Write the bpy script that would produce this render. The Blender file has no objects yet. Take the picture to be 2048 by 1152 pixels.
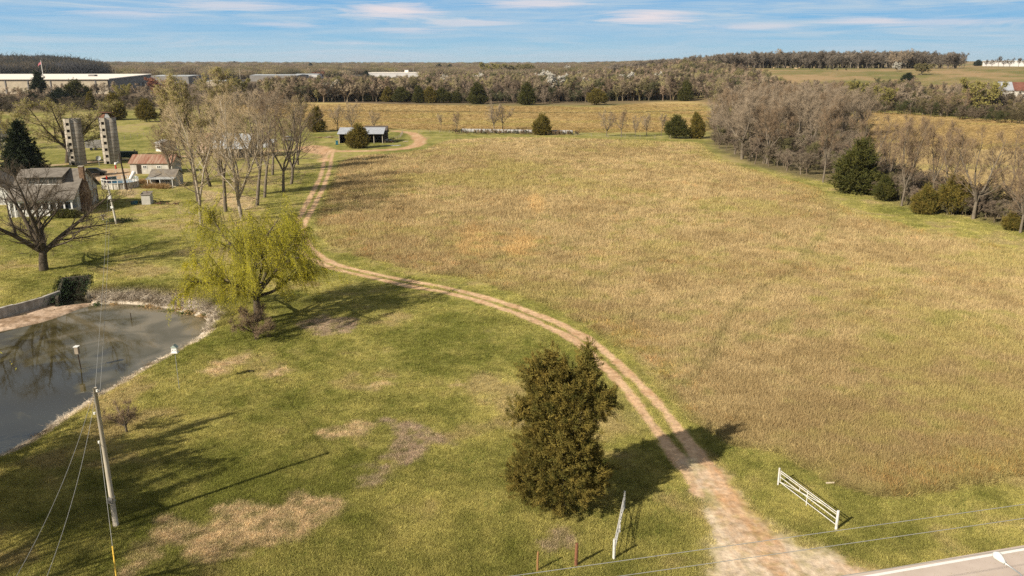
import bpy, math, random
import numpy as np
from mathutils import Vector

# ---------------------------------------------------------------- camera, world, sun
H = 25.0; PITCH = math.radians(15.74); FPX = 1600.0
scene = bpy.context.scene
C = scene.collection
cd = bpy.data.cameras.new("camera"); cam = bpy.data.objects.new("camera", cd); C.objects.link(cam)
cam.location = (0, 0, H); cam.rotation_euler = (math.pi/2 - PITCH, 0, 0)
cd.sensor_width = 36; cd.lens = 36*FPX/2048; cd.clip_start = 0.5; cd.clip_end = 20000
scene.camera = cam
scene.view_settings.view_transform = 'Standard'; scene.view_settings.look = 'None'
scene.view_settings.exposure = 0.62; scene.view_settings.gamma = 1
scene.cycles.max_bounces = 5; scene.cycles.transparent_max_bounces = 12
scene.cycles.diffuse_bounces = 2
scene.cycles.use_denoising = False; scene.cycles.sample_clamp_indirect = 2.0

SUN_AZ = math.radians(41.0)      # shadows fall towards this bearing, measured from +X
SUN_EL = math.radians(32.0)
sd_ = bpy.data.lights.new("sun", 'SUN'); sd_.energy = 5.0; sd_.angle = math.radians(0.5); sd_.color = (1.0, 0.90, 0.74)
sun = bpy.data.objects.new("sun", sd_); C.objects.link(sun)
d = Vector((math.cos(SUN_AZ)*math.cos(SUN_EL), math.sin(SUN_AZ)*math.cos(SUN_EL), -math.sin(SUN_EL)))
sun.rotation_euler = d.to_track_quat('-Z', 'Y').to_euler()

world = bpy.data.worlds.new("World"); scene.world = world; world.use_nodes = True
wt = world.node_tree; wt.nodes.clear()
def N(t, typ, **k):
    n = t.nodes.new(typ)
    for a, b in k.items(): setattr(n, a, b)
    return n
def L(t, a, b): t.links.new(a, b)
wo = N(wt, 'ShaderNodeOutputWorld'); bg = N(wt, 'ShaderNodeBackground'); bg.inputs[1].default_value = 0.08
sky = N(wt, 'ShaderNodeTexSky'); sky.sky_type = 'NISHITA'; sky.sun_disc = False
sky.sun_elevation = SUN_EL
sky.sun_rotation = math.atan2(-math.cos(SUN_AZ), -math.sin(SUN_AZ))   # clockwise from +Y
sky.altitude = 300; sky.air_density = 1.0; sky.dust_density = 0.4; sky.ozone_density = 2.5
tc = N(wt, 'ShaderNodeTexCoord'); sp = N(wt, 'ShaderNodeSeparateXYZ'); L(wt, tc.outputs['Generated'], sp.inputs[0])
# clear air close to the horizon
K = 1/(0.08*2**0.62)
tr = N(wt, 'ShaderNodeValToRGB'); L(wt, sp.outputs[2], tr.inputs[0]); cr = tr.color_ramp
cr.elements[0].position = 0.0; cr.elements[0].color = (.42, .64, .74, 1); cr.elements[1].position = 0.5; cr.elements[1].color = (.10, .26, .55, 1)
e = cr.elements.new(0.02); e.color = (.31, .56, .74, 1)
e = cr.elements.new(0.045); e.color = (.20, .48, .76, 1)
e = cr.elements.new(0.08); e.color = (.155, .42, .75, 1)
sc0 = N(wt, 'ShaderNodeVectorMath', operation='SCALE'); L(wt, tr.outputs[0], sc0.inputs[0]); sc0.inputs['Scale'].default_value = K
hz = N(wt, 'ShaderNodeMapRange'); L(wt, sp.outputs[2], hz.inputs[0]); hz.inputs[1].default_value = .10; hz.inputs[2].default_value = .35
mul = N(wt, 'ShaderNodeMix', data_type='RGBA'); L(wt, hz.outputs[0], mul.inputs[0]); L(wt, sc0.outputs[0], mul.inputs[6]); L(wt, sky.outputs[0], mul.inputs[7])
mp = N(wt, 'ShaderNodeMapping'); L(wt, tc.outputs['Generated'], mp.inputs[0]); mp.inputs['Scale'].default_value = (6.5, 6.5, 105)
nz = N(wt, 'ShaderNodeTexNoise'); L(wt, mp.outputs[0], nz.inputs['Vector']); nz.inputs['Scale'].default_value = 1.0
nz.inputs['Detail'].default_value = 10; nz.inputs['Roughness'].default_value = 0.66; nz.inputs['Distortion'].default_value = 0.9
rp = N(wt, 'ShaderNodeMapRange'); L(wt, nz.outputs[0], rp.inputs[0])
rp.inputs[1].default_value = 0.33; rp.inputs[2].default_value = 0.64; rp.inputs[4].default_value = 0.95
mp2 = N(wt, 'ShaderNodeMapping'); L(wt, tc.outputs['Generated'], mp2.inputs[0]); mp2.inputs['Scale'].default_value = (1.6, 1.6, 26); mp2.inputs['Location'].default_value = (3.1, .4, 1.2)
nz2 = N(wt, 'ShaderNodeTexNoise'); L(wt, mp2.outputs[0], nz2.inputs['Vector']); nz2.inputs['Scale'].default_value = 1.6; nz2.inputs['Detail'].default_value = 4
rp2 = N(wt, 'ShaderNodeMapRange'); L(wt, nz2.outputs[0], rp2.inputs[0]); rp2.inputs[1].default_value = 0.22; rp2.inputs[2].default_value = 0.56
cm = N(wt, 'ShaderNodeMath', operation='MULTIPLY'); L(wt, rp.outputs[0], cm.inputs[0]); L(wt, rp2.outputs[0], cm.inputs[1])
cl = N(wt, 'ShaderNodeMix', data_type='RGBA'); L(wt, cm.outputs[0], cl.inputs[0]); L(wt, mul.outputs[2], cl.inputs[6])
cl.inputs[7].default_value = (.52*K, .64*K, .74*K, 1)
last = cl.outputs[2]
# brighter cumulus puffs standing at real bearings
def skydir(px, py):
    x = (px-1024)/FPX; y = -(py-576)/FPX
    v = Vector((x, math.cos(PITCH)+y*math.sin(PITCH), -math.sin(PITCH)+y*math.cos(PITCH))); return v.normalized()
for (px, py, sx, sz, amt) in ((785, 20, .065, .011, 1.0), (1300, 33, .060, .009, 1.0), (1730, 40, .05, .005, .5), (1500, 55, .06, .005, .45), (940, 45, .06, .005, .5), (560, 50, .05, .005, .4), (250, 25, .07, .006, .45), (1060, 8, .07, .006, .7), (470, 12, .09, .006, .5), (1880, 44, .10, .006, .45), (820, 62, .05, .004, .5), (700, 86, .05, .003, .35)):
    v = skydir(px, py)
    sub = N(wt, 'ShaderNodeVectorMath', operation='SUBTRACT'); L(wt, tc.outputs['Generated'], sub.inputs[0]); sub.inputs[1].default_value = v
    sc_ = N(wt, 'ShaderNodeVectorMath', operation='MULTIPLY'); L(wt, sub.outputs[0], sc_.inputs[0]); sc_.inputs[1].default_value = (1/sx, 1/sx, 1/sz)
    ln = N(wt, 'ShaderNodeVectorMath', operation='LENGTH'); L(wt, sc_.outputs[0], ln.inputs[0])
    ad = N(wt, 'ShaderNodeMath', operation='MULTIPLY_ADD'); L(wt, nz.outputs[0], ad.inputs[0]); ad.inputs[1].default_value = -2.6; L(wt, ln.outputs[1], ad.inputs[2])
    r_ = N(wt, 'ShaderNodeMapRange'); L(wt, ad.outputs[0], r_.inputs[0]); r_.inputs[1].default_value = -0.3; r_.inputs[2].default_value = -1.1; r_.inputs[3].default_value = 0; r_.inputs[4].default_value = amt
    m_ = N(wt, 'ShaderNodeMix', data_type='RGBA'); L(wt, r_.outputs[0], m_.inputs[0]); L(wt, last, m_.inputs[6]); m_.inputs[7].default_value = (.80*K, .74*K, .77*K, 1)
    last = m_.outputs[2]
# thin high cloud over the rest of the sky
mp3 = N(wt, 'ShaderNodeMapping'); L(wt, tc.outputs['Generated'], mp3.inputs[0]); mp3.inputs['Scale'].default_value = (2, 2, 6)
nz3 = N(wt, 'ShaderNodeTexNoise'); L(wt, mp3.outputs[0], nz3.inputs['Vector']); nz3.inputs['Scale'].default_value = 1.5; nz3.inputs['Detail'].default_value = 6
r3 = N(wt, 'ShaderNodeMapRange'); L(wt, nz3.outputs[0], r3.inputs[0]); r3.inputs[1].default_value = .25; r3.inputs[2].default_value = .52; r3.inputs[4].default_value = .95
h3 = N(wt, 'ShaderNodeMapRange'); L(wt, sp.outputs[2], h3.inputs[0]); h3.inputs[1].default_value = .10; h3.inputs[2].default_value = .25
q3 = N(wt, 'ShaderNodeMath', operation='MULTIPLY'); L(wt, r3.outputs[0], q3.inputs[0]); L(wt, h3.outputs[0], q3.inputs[1])
m3 = N(wt, 'ShaderNodeMix', data_type='RGBA'); L(wt, q3.outputs[0], m3.inputs[0]); L(wt, last, m3.inputs[6]); m3.inputs[7].default_value = (.33*K, .32*K, .30*K, 1); last = m3.outputs[2]
L(wt, last, bg.inputs[0]); L(wt, bg.outputs[0], wo.inputs[0])

# ---------------------------------------------------------------- noise and terrain
def sstep(a, b, x):
    t = np.clip((x-a)/(b-a), 0, 1); return t*t*(3-2*t)
def _hash(ix, iy, s):
    n = (ix.astype(np.int64)*374761393 + iy.astype(np.int64)*668265263 + s*1442695041) & 0xffffffff
    n = ((n ^ (n >> 13))*1274126177) & 0xffffffff
    return ((n ^ (n >> 16)) & 0xffff)/65535.0
def vn(x, y, s):
    ix = np.floor(x); iy = np.floor(y); fx = x-ix; fy = y-iy
    fx = fx*fx*(3-2*fx); fy = fy*fy*(3-2*fy)
    a = _hash(ix, iy, s); b = _hash(ix+1, iy, s); c = _hash(ix, iy+1, s); d = _hash(ix+1, iy+1, s)
    return (a*(1-fx)+b*fx)*(1-fy)+(c*(1-fx)+d*fx)*fy
def fbm(x, y, scale, s, o=4):
    t = 0; a = 1; w = 0; u = x/scale; v = y/scale
    for i in range(o):
        t = t + a*vn(u, v, s+i*17); w += a; a *= 0.55; u, v = u*2.03+v*0.13+5.2, v*2.03-u*0.0+1.7
    return t/w
def G(px, py, z=0.0):
    x = (px-1024)/FPX; y = -(py-576)/FPX
    dy = math.cos(PITCH)+y*math.sin(PITCH); dz = -math.sin(PITCH)+y*math.cos(PITCH)
    t = (z-H)/dz
    return (x*t, dy*t)
def GP(pts, z=0.0): return np.array([G(p[0], p[1], z) for p in pts])
def segdist(x, y, P, closed=False):
    x = np.asarray(x, float); y = np.asarray(y, float)
    best = np.full(x.shape, 1e9); n = len(P)
    for i in range(n if closed else n-1):
        ax, ay = P[i]; bx, by = P[(i+1) % n]
        dx, dy = bx-ax, by-ay; l2 = dx*dx+dy*dy+1e-12
        t = np.clip(((x-ax)*dx+(y-ay)*dy)/l2, 0, 1)
        best = np.minimum(best, (x-ax-t*dx)**2+(y-ay-t*dy)**2)
    return np.sqrt(best)
def inside(x, y, P):
    r = np.zeros(np.shape(x), bool); n = len(P)
    for i in range(n):
        ax, ay = P[i]; bx, by = P[(i+1) % n]
        c = ((ay > y) != (by > y))
        with np.errstate(divide='ignore', invalid='ignore'):
            r ^= c & (x < (bx-ax)*(y-ay)/(by-ay+1e-30)+ax)
    return r
def sdist(x, y, P, m=60):
    """signed distance to a polygon (negative inside), cheap away from its box"""
    x = np.asarray(x, float); y = np.asarray(y, float)
    P = np.asarray(P); out = np.full(x.shape, float(m))
    k = (x > P[:, 0].min()-m) & (x < P[:, 0].max()+m) & (y > P[:, 1].min()-m) & (y < P[:, 1].max()+m)
    if k.any():
        xs, ys = x[k], y[k]; dd = np.minimum(segdist(xs, ys, P, True), m); ii = inside(xs, ys, P); out[k] = np.where(ii, -dd, dd)
    return out
def smooth(P, k=2, closed=False):
    P = np.asarray(P, float)
    for _ in range(k):
        Q = []
        n = len(P)
        for i in range(n if closed else n-1):
            a, b = P[i], P[(i+1) % n]; Q += [a*.75+b*.25, a*.25+b*.75]
        if not closed: Q = [P[0]]+Q+[P[-1]]
        P = np.array(Q)
    return P

WZ = -1.15
POND = smooth(GP([(-420, 720), (-150, 690), (0, 662), (60, 650), (120, 632), (165, 612), (210, 606), (260, 606), (320, 613), (380, 624), (425, 638), (418, 655), (390, 680), (350, 702), (300, 728), (250, 757), (200, 787), (150, 818), (100, 850), (50, 885), (-20, 925), (-200, 960), (-480, 900)], WZ), 1, True)
LEDGE = GP([(-420, 690), (0, 638), (124, 600), (135, 597), (185, 604), (150, 640), (-420, 760)], -0.95)
nb = np.array(G(148, 601, -0.95)); nd = np.array([-0.42, 0.907]); nn = np.array([nd[1], -nd[0]])
NOTCH = np.array([nb-nn*1.7-nd*1.5, nb+nn*1.7-nd*1.5, nb+nn*1.5+nd*8.5, nb-nn*1.7+nd*8.5])
def ter(x, y):
    x = np.asarray(x, float); y = np.asarray(y, float)
    r = np.hypot(x, y); a = np.where(y > 1, x/np.maximum(y, 1), np.where(x > 0, 3, -3))
    z = 19*sstep(470, 960, r)*sstep(0.03, 0.30, a)*(1-0*r)
    z = z+13*sstep(1250, 1750, r)*sstep(-0.485, -0.56, a)
    z = z+9*sstep(1500, 3800, r)+5*sstep(4200, 5600, r)*sstep(-0.2, -0.35, a)+4*sstep(3800, 5200, r)
    z = z+2.4*(fbm(x, y, 420, 3, 2)-0.5)*sstep(260, 700, r)
    z = z+0.10*(fbm(x, y, 9, 5, 3)-0.5)*sstep(20, 60, r)
    sd = sdist(x, y, POND, 12)
    zp = -1.7+1.7*sstep(-2.6, 4.2-1.0*sstep(72, 82, y), sd+0.5*(fbm(x, y, 1.6, 9, 3)-0.5))
    sl = sdist(x, y, LEDGE, 6); zl = -0.95*(1-sstep(0.0, 0.35, sl))
    sn = sdist(x, y, NOTCH, 6); zn = -1.05*(1-sstep(0.0, 0.45, sn))
    return z+np.minimum(np.minimum(zp, zl), zn)
def tz(x, y): return float(ter(np.array([x]), np.array([y]))[0])
def GT(px, py):
    """where the line of sight meets the terrain"""
    x = (px-1024)/FPX; y = -(py-576)/FPX
    dy = math.cos(PITCH)+y*math.sin(PITCH); dz = -math.sin(PITCH)+y*math.cos(PITCH)
    ts = np.geomspace(20, 9000, 1500); zz = H+dz*ts-ter(x*ts, dy*ts)
    k = np.where(zz < 0)[0]
    if not len(k): t = 6000
    else: t = ts[k[0]]
    return x*t, dy*t, tz(x*t, dy*t)
def PR(X, Y, Z):
    zf = Y*math.cos(PITCH)-(Z-H)*math.sin(PITCH); yu = Y*math.sin(PITCH)+(Z-H)*math.cos(PITCH)
    return 1024+FPX*X/zf, 576-FPX*yu/zf
def HT(px, py, top):
    x, y, z = GT(px, py); lo, hi = 0, 60
    for _ in range(40):
        m = (lo+hi)/2
        if PR(x, y, z+m)[1] > top: lo = m
        else: hi = m
    return m

# ---------------------------------------------------------------- ground cover: what grows or lies where
FIELD = GP([(1480, 892), (1425, 868), (1375, 838), (1335, 795), (1295, 742), (1240, 700), (1180, 655), (1110, 618), (1040, 590), (960, 563), (905, 551), (845, 548), (760, 522), (700, 508), (655, 490), (632, 462), (630, 430), (652, 390), (668, 342), (684, 322), (710, 312), (780, 308), (845, 300), (880, 285), (910, 279), (1050, 274), (1150, 276), (1300, 281), (1400, 286), (1440, 318), (1540, 350), (1640, 378), (1665, 405), (1740, 432), (1850, 462), (1960, 482), (2060, 505), (2400, 560), (2500, 900), (2080, 952), (1960, 965), (1900, 978), (1820, 992), (1740, 987), (1690, 972), (1640, 955), (1570, 915)])
FAR1 = GP([(430, 212), (600, 204), (700, 206), (850, 210), (1000, 212), (1200, 214), (1300, 206), (1390, 204), (1430, 225), (1420, 262), (1300, 265), (1050, 264), (900, 262), (760, 258), (640, 262), (600, 240), (430, 222)])
FAR2 = GP([(1640, 238), (1740, 222), (1900, 234), (2048, 242), (2600, 262), (2700, 420), (2100, 440), (1960, 425), (1850, 380), (1740, 330)])
RUTA = smooth(GP([(662, 300), (652, 312), (648, 321), (646, 337), (640, 356), (630, 376), (621, 393), (611.6, 409), (602, 429), (590.5, 446), (583, 463), (585, 485), (606, 510), (650, 531.7), (684, 542), (732, 552.7), (789, 566), (846, 577.6), (882.5, 582.5), (945, 598), (1007.5, 618), (1070, 642), (1122, 666), (1161.7, 689), (1205, 730), (1248, 771), (1300, 844), (1330, 885), (1368, 935), (1400, 990)]), 2)
RUTB = smooth(GP([(668, 300), (664, 312), (662, 321), (660, 337), (654, 355.6), (647.5, 374), (638, 393), (632, 405), (619, 428.6), (608.7, 446), (605, 463), (610.6, 480), (625, 499), (646, 516.5), (674.5, 530), (713, 539), (770, 553), (820, 561.7), (882.5, 573), (945, 588), (1007.5, 605), (1070, 627), (1132.5, 653), (1184.6, 682.5), (1216, 707.5), (1240, 730), (1300, 789), (1340, 837), (1365, 872), (1400, 915), (1450, 985), (1490, 1040)]), 2)
LOOP = smooth(GP([(640, 304), (670, 302), (720, 302), (770, 300), (812, 297), (835, 290), (842, 283), (835, 274), (828, 267), (812, 264), (790, 262)]), 2)
YARD = GP([(596, 294), (625, 290), (650, 293), (672, 300), (668, 306), (655, 312), (663, 322), (640, 324), (640, 312), (620, 305), (600, 300)])
MOUTH = GP([(1372, 925), (1395, 905), (1425, 925), (1460, 960), (1500, 1015), (1552, 1062), (1640, 1108), (1715, 1135), (1790, 1150), (1700, 1200), (1500, 1280), (1260, 1300), (1395, 1200), (1412, 1130), (1408, 1060), (1392, 985)])
LANE = smooth(GP([(-300, 345), (0, 336), (120, 330), (180, 324), (260, 317), (330, 313), (420, 312), (520, 304), (600, 298)]), 2)
APRON = GP([(150, 352), (205, 338), (262, 336), (268, 352), (230, 362), (190, 362)])
TRAILS = [smooth(GP(p), 2) for p in ([(870, 562), (905, 545), (960, 522), (1080, 506), (1200, 470), (1290, 452)], [(1365, 775), (1420, 735), (1450, 650), (1500, 590), (1590, 555), (1605, 510), (1650, 470), (1668, 430), (1650, 380)],
          [(1130, 600), (1230, 540), (1330, 520)], [(980, 545), (1020, 530), (1060, 545)], [(1480, 690), (1560, 640), (1700, 640), (1760, 600)], [(1700, 560), (1640, 520), (1560, 470), (1480, 440), (1380, 420)], [(1250, 640), (1400, 600), (1480, 560)])]
FTRAIL = smooth(GP([(660, 222), (860, 223), (1060, 226), (1240, 226), (1400, 221)]), 1)
def ell(x, y, px, py, rx, ry):
    cx, cy = G(px, py); wx = abs(G(px+rx, py)[0]-cx); wy = abs(G(px, py-ry)[1]-cy)
    return ((x-cx)/wx)**2+((y-cy)/wy)**2
PATCH = [(GP(p), c) for p, c in (
    ([(440, 1020), (480, 1000), (560, 1010), (610, 985), (640, 998), (690, 1008), (655, 1050), (600, 1082), (540, 1092), (470, 1112), (430, 1135), (370, 1110), (400, 1060)], 0),
    ([(300, 1080), (330, 1042), (365, 1060), (360, 1085), (320, 1102), (290, 1130), (240, 1160), (260, 1110)], 0),
    ([(740, 935), (800, 903), (795, 870), (778, 842), (830, 835), (890, 870), (912, 888), (860, 897), (830, 925), (775, 950), (745, 975)], 1),
    ([(640, 866), (700, 850), (745, 855), (725, 875), (660, 885)], 0),
    ([(528, 742), (560, 728), (595, 738), (560, 750), (535, 756)], 0),
    ([(738, 772), (765, 762), (778, 770), (750, 784)], 0), ([(893, 768), (912, 764), (918, 770), (900, 773)], 0),
    ([(600, 650), (640, 630), (720, 640), (700, 665), (640, 672)], 1),
    ([(1240, 820), (1275, 830), (1300, 860), (1275, 850)], 1), ([(1085, 1088), (1125, 1062), (1140, 1080), (1105, 1105)], 1),
    ([(400, 745), (450, 720), (500, 705), (480, 725), (430, 750)], 0), ([(400, 380), (520, 395), (500, 420), (420, 410)], 0),
    ([(250, 372), (275, 380), (270, 395), (235, 390)], 0))]
def lerp3(a, b, t): return a+(b-a)*t[..., None]
def c3(*c): return np.array(c, float)
GREEN = c3(.145, .148, .034); OLIVE = c3(.33, .29, .095); STRAW = c3(.34, .265, .13); DRY = c3(.455, .35, .185); DRY2 = c3(.33, .245, .12)
DIRT = c3(.56, .385, .24); DIRT2 = c3(.40, .24, .13); GRAVEL = c3(.56, .45, .335)
def masks(x, y):
    x = np.asarray(x, float); y = np.asarray(y, float)
    n1 = fbm(x, y, 1.3, 21, 4)-0.5; n2 = fbm(x, y, 6, 31, 4)-0.5
    m = {}
    near = segdist(x, y, RUTA[::2]) < 4; near |= segdist(x, y, RUTB[::2]) < 4
    ra = np.full(x.shape, 9.0); ra[near] = np.minimum(segdist(x[near], y[near], RUTA), segdist(x[near], y[near], RUTB))
    m['rut'] = 1-sstep(0.28, 0.64, ra+0.55*n1+.5*n2)
    m['verge'] = 1-sstep(0.9, 2.6, ra+1.0*n1)
    sm_ = sdist(x, y, MOUTH, 8); m['mouth'] = 1-sstep(-0.9, 0.7, sm_+1.6*n1+1.2*n2)
    m['yard'] = np.maximum(1-sstep(-1.0, 1.2, sdist(x, y, YARD, 10)+4*n2), 1-sstep(1.5, 2.6, segdist(x, y, LOOP)+2*n1))
    m['lane'] = np.maximum(1-sstep(1.0, 1.9, segdist(x, y, LANE)+1.6*n1), 1-sstep(-1, .8, sdist(x, y, APRON, 8)+2*n1))
    f = sdist(x, y, FIELD, 40)+1.4*n1+1.2*n2
    m['field'] = 1-sstep(-1.3, 0.5, f); m['fd'] = -f
    m['far'] = np.maximum(1-sstep(-6, 6, sdist(x, y, FAR1, 30)+10*n2), 1-sstep(-4, 3, sdist(x, y, FAR2, 30)+8*n2))
    m['pond'] = sdist(x, y, POND, 12)
    m['n1'] = n1; m['n2'] = n2
    m['bld'] = 0
    return m
def cover(x, y, m=None):
    """albedo of what covers the ground at x, y"""
    x = np.asarray(x, float); y = np.asarray(y, float)
    if m is None: m = masks(x, y)
    n1, n2 = m['n1'], m['n2']; r = np.hypot(x, y)
    n3 = fbm(x, y, 14, 41, 4)-0.5; n4 = fbm(x, y, .45, 51, 3)-0.5; n5 = fbm(x, y, 2.6, 57, 3)-.5
    st = fbm(x*0.8+y*0.6, (y*0.8-x*0.6)*0.35, 1.2, 61, 3)-0.5
    g = np.clip(0.60+1.6*n3+1.1*n2+0.9*n1+0.6*n4+.4*st, 0, 1)
    lawn = lerp3(GREEN, OLIVE, g)
    lawn = lerp3(lawn, STRAW[None]*0.9, np.clip((n2+n5*1.0+n3-0.10)*3.0, 0, 0.75))
    lawn = lerp3(lawn, GREEN*0.85, np.clip((-n2-n5-.18)*2.5, 0, .5))
    for P, k in PATCH:
        w = 1-sstep(-0.5, 0.45, sdist(x, y, P, 6)+2.2*n1+1.8*n5)
        c = c3(.42, .32, .19) if k == 0 else c3(.31, .235, .165)
        lawn = lerp3(lawn, c*(1+0.5*n4[..., None]), w*np.clip(0.80+1.6*n4, 0, 1))
    # far yard greener, pale streaks
    ff = np.clip(0.50+2.4*n2+1.8*n1+1.4*n4+1.4*(fbm(x, y*0.6, 30, 71, 3)-0.5), 0, 1)
    field = lerp3(DRY2, DRY, ff)
    gm = np.clip((fbm(x, y, 20, 81, 4)-0.50)*2.6+n1*1.5, 0, 0.55)
    field = lerp3(field, OLIVE*1.05, gm)
    field = lerp3(field, GREEN*1.5, np.clip((n1+n5+n2-.18)*2, 0, .45))
    edge = sstep(6.5, 0.5, m['fd']+3*n2)*sstep(-1, 60, x)   # greener along the right-hand trees
    field = lerp3(field, OLIVE, 0.5*edge)
    for T in TRAILS:
        k = np.abs(segdist(x, y, T[::2])) < 4
        w = np.zeros_like(x); w[k] = 1-sstep(0.15, 0.75, segdist(x[k], y[k], T)+.8*n1[k]); field = lerp3(field, c3(.20, .18, .07), 0.38*w)
    o = np.maximum(.85*(1-sstep(.1, 1.3, ell(x, y, 1037, 492, 44, 25)+2.4*n1+1.5*n4)), .6*(1-sstep(.0, 1.3, ell(x, y, 955, 482, 54, 30)+2.6*n1+1.5*n4)))
    o = np.maximum(o, .6*(1-sstep(.3, 1.1, ell(x, y, 1075, 408, 18, 22)+2*n1)))
    field = lerp3(field, c3(.58, .395, .17), .75*o)
    far = lerp3(c3(.37, .265, .115), c3(.44, .325, .15), np.clip(.5+2*(fbm(x, y*2.5, 60, 91, 4)-.5)+n2, 0, 1))
    far = lerp3(far, OLIVE*1.2, np.clip((fbm(x, y*3, 40, 95, 3)-.58)*3, 0, .5))
    far = lerp3(far, c3(.19, .16, .07), .75*(1-sstep(1.5, 5, segdist(x, y, FTRAIL)+4*n1)))
    c = lerp3(lawn, c3(.17, .15, .06), 0.30*sstep(150, 230, y)*sstep(-110, -60, x)*0)
    # hill pasture and everything beyond
    past = lerp3(c3(.16, .15, .055), c3(.31, .215, .115), np.clip(.5+3.2*(fbm(x, y, 80, 101, 4)-.5)+2.4*(fbm(x, y*3, 25, 103, 3)-.5), 0, 1))
    litter = c3(.135, .10, .065)
    a = x/np.maximum(y, 1)
    c = lerp3(c, lerp3(past, np.broadcast_to(litter, past.shape), (1-sstep(.0, .3, a))), sstep(455, 540, r))
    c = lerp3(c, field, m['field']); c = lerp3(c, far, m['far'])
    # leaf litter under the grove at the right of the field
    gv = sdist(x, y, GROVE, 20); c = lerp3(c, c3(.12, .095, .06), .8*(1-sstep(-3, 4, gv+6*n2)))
    # greener verges and the strip between field and track
    vg = m['verge']*(1-m['mouth']); c = lerp3(c, lerp3(GREEN*1.2, OLIVE, np.clip(.45+2*n1, 0, 1)), .70*vg)
    c = lerp3(c, lerp3(DIRT2, GRAVEL*.9, np.clip(.45+1.7*n1+n4, 0, 1)), m['lane']*.9)
    c = lerp3(c, lerp3(DIRT2*1.05, DIRT, np.clip(.4+2*n1, 0, 1)), m['yard'])
    c = lerp3(c, lerp3(DIRT2, DIRT, np.clip(.75+1.6*n1+n4, 0, 1)), m['rut'])
    dm = np.array(G(1560, 1130))-np.array(G(1400, 920)); dm = dm/np.linalg.norm(dm); u_ = x*dm[0]+y*dm[1]; v_ = x*dm[1]-y*dm[0]
    s1 = fbm(v_, u_*.16, .7, 111, 4)-.5; s2 = fbm(v_, u_*.45, 2.4, 113, 3)-.5; s3 = fbm(x, y, .22, 115, 2)-.5
    gr = lerp3(DIRT2*1.15, GRAVEL, np.clip(.42+1.5*s1+1.7*s2+.55*s3+.35*n4+.45*sstep(43, 37, y), 0, 1))
    gr = lerp3(gr, OLIVE*.9, .55*np.clip((s2+n1-.12)*3, 0, 1)*sstep(38, 44, y))
    c = lerp3(c, gr, m['mouth']*np.clip(.95+1.2*n4, 0, 1))
    # pond bank and bottom
    p = m['pond']
    bank = lerp3(c3(.20, .155, .10), c3(.56, .49, .40), np.clip(.6+2.2*n1+2*n4, 0, 1))
    bw = 1-sstep(1.3, 1.9+1.1*sstep(78, 90, y), p+1.1*n1)
    c = lerp3(c, bank, bw)
    led = 1-sstep(-.1, .25, sdist(x, y, LEDGE, 5))
    c = lerp3(c, lerp3(c3(.24, .16, .10), c3(.50, .37, .27), np.clip(.55+2.2*n1+1.5*n4, 0, 1)), led)
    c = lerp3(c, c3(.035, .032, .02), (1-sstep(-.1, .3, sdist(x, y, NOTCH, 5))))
    mud = c3(.075, .062, .032)
    c = lerp3(c, mud, (1-sstep(-.9, .05, p+.7*n1)))
    return np.clip(c, 0.005, 0.9)
GROVE = GP([(1425, 292), (1500, 328), (1640, 362), (1720, 372), (1800, 410), (1900, 425), (2000, 445), (2100, 470), (2100, 430), (1960, 415), (1850, 372), (1750, 330), (1735, 262), (1660, 228), (1520, 226), (1420, 245)])
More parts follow.
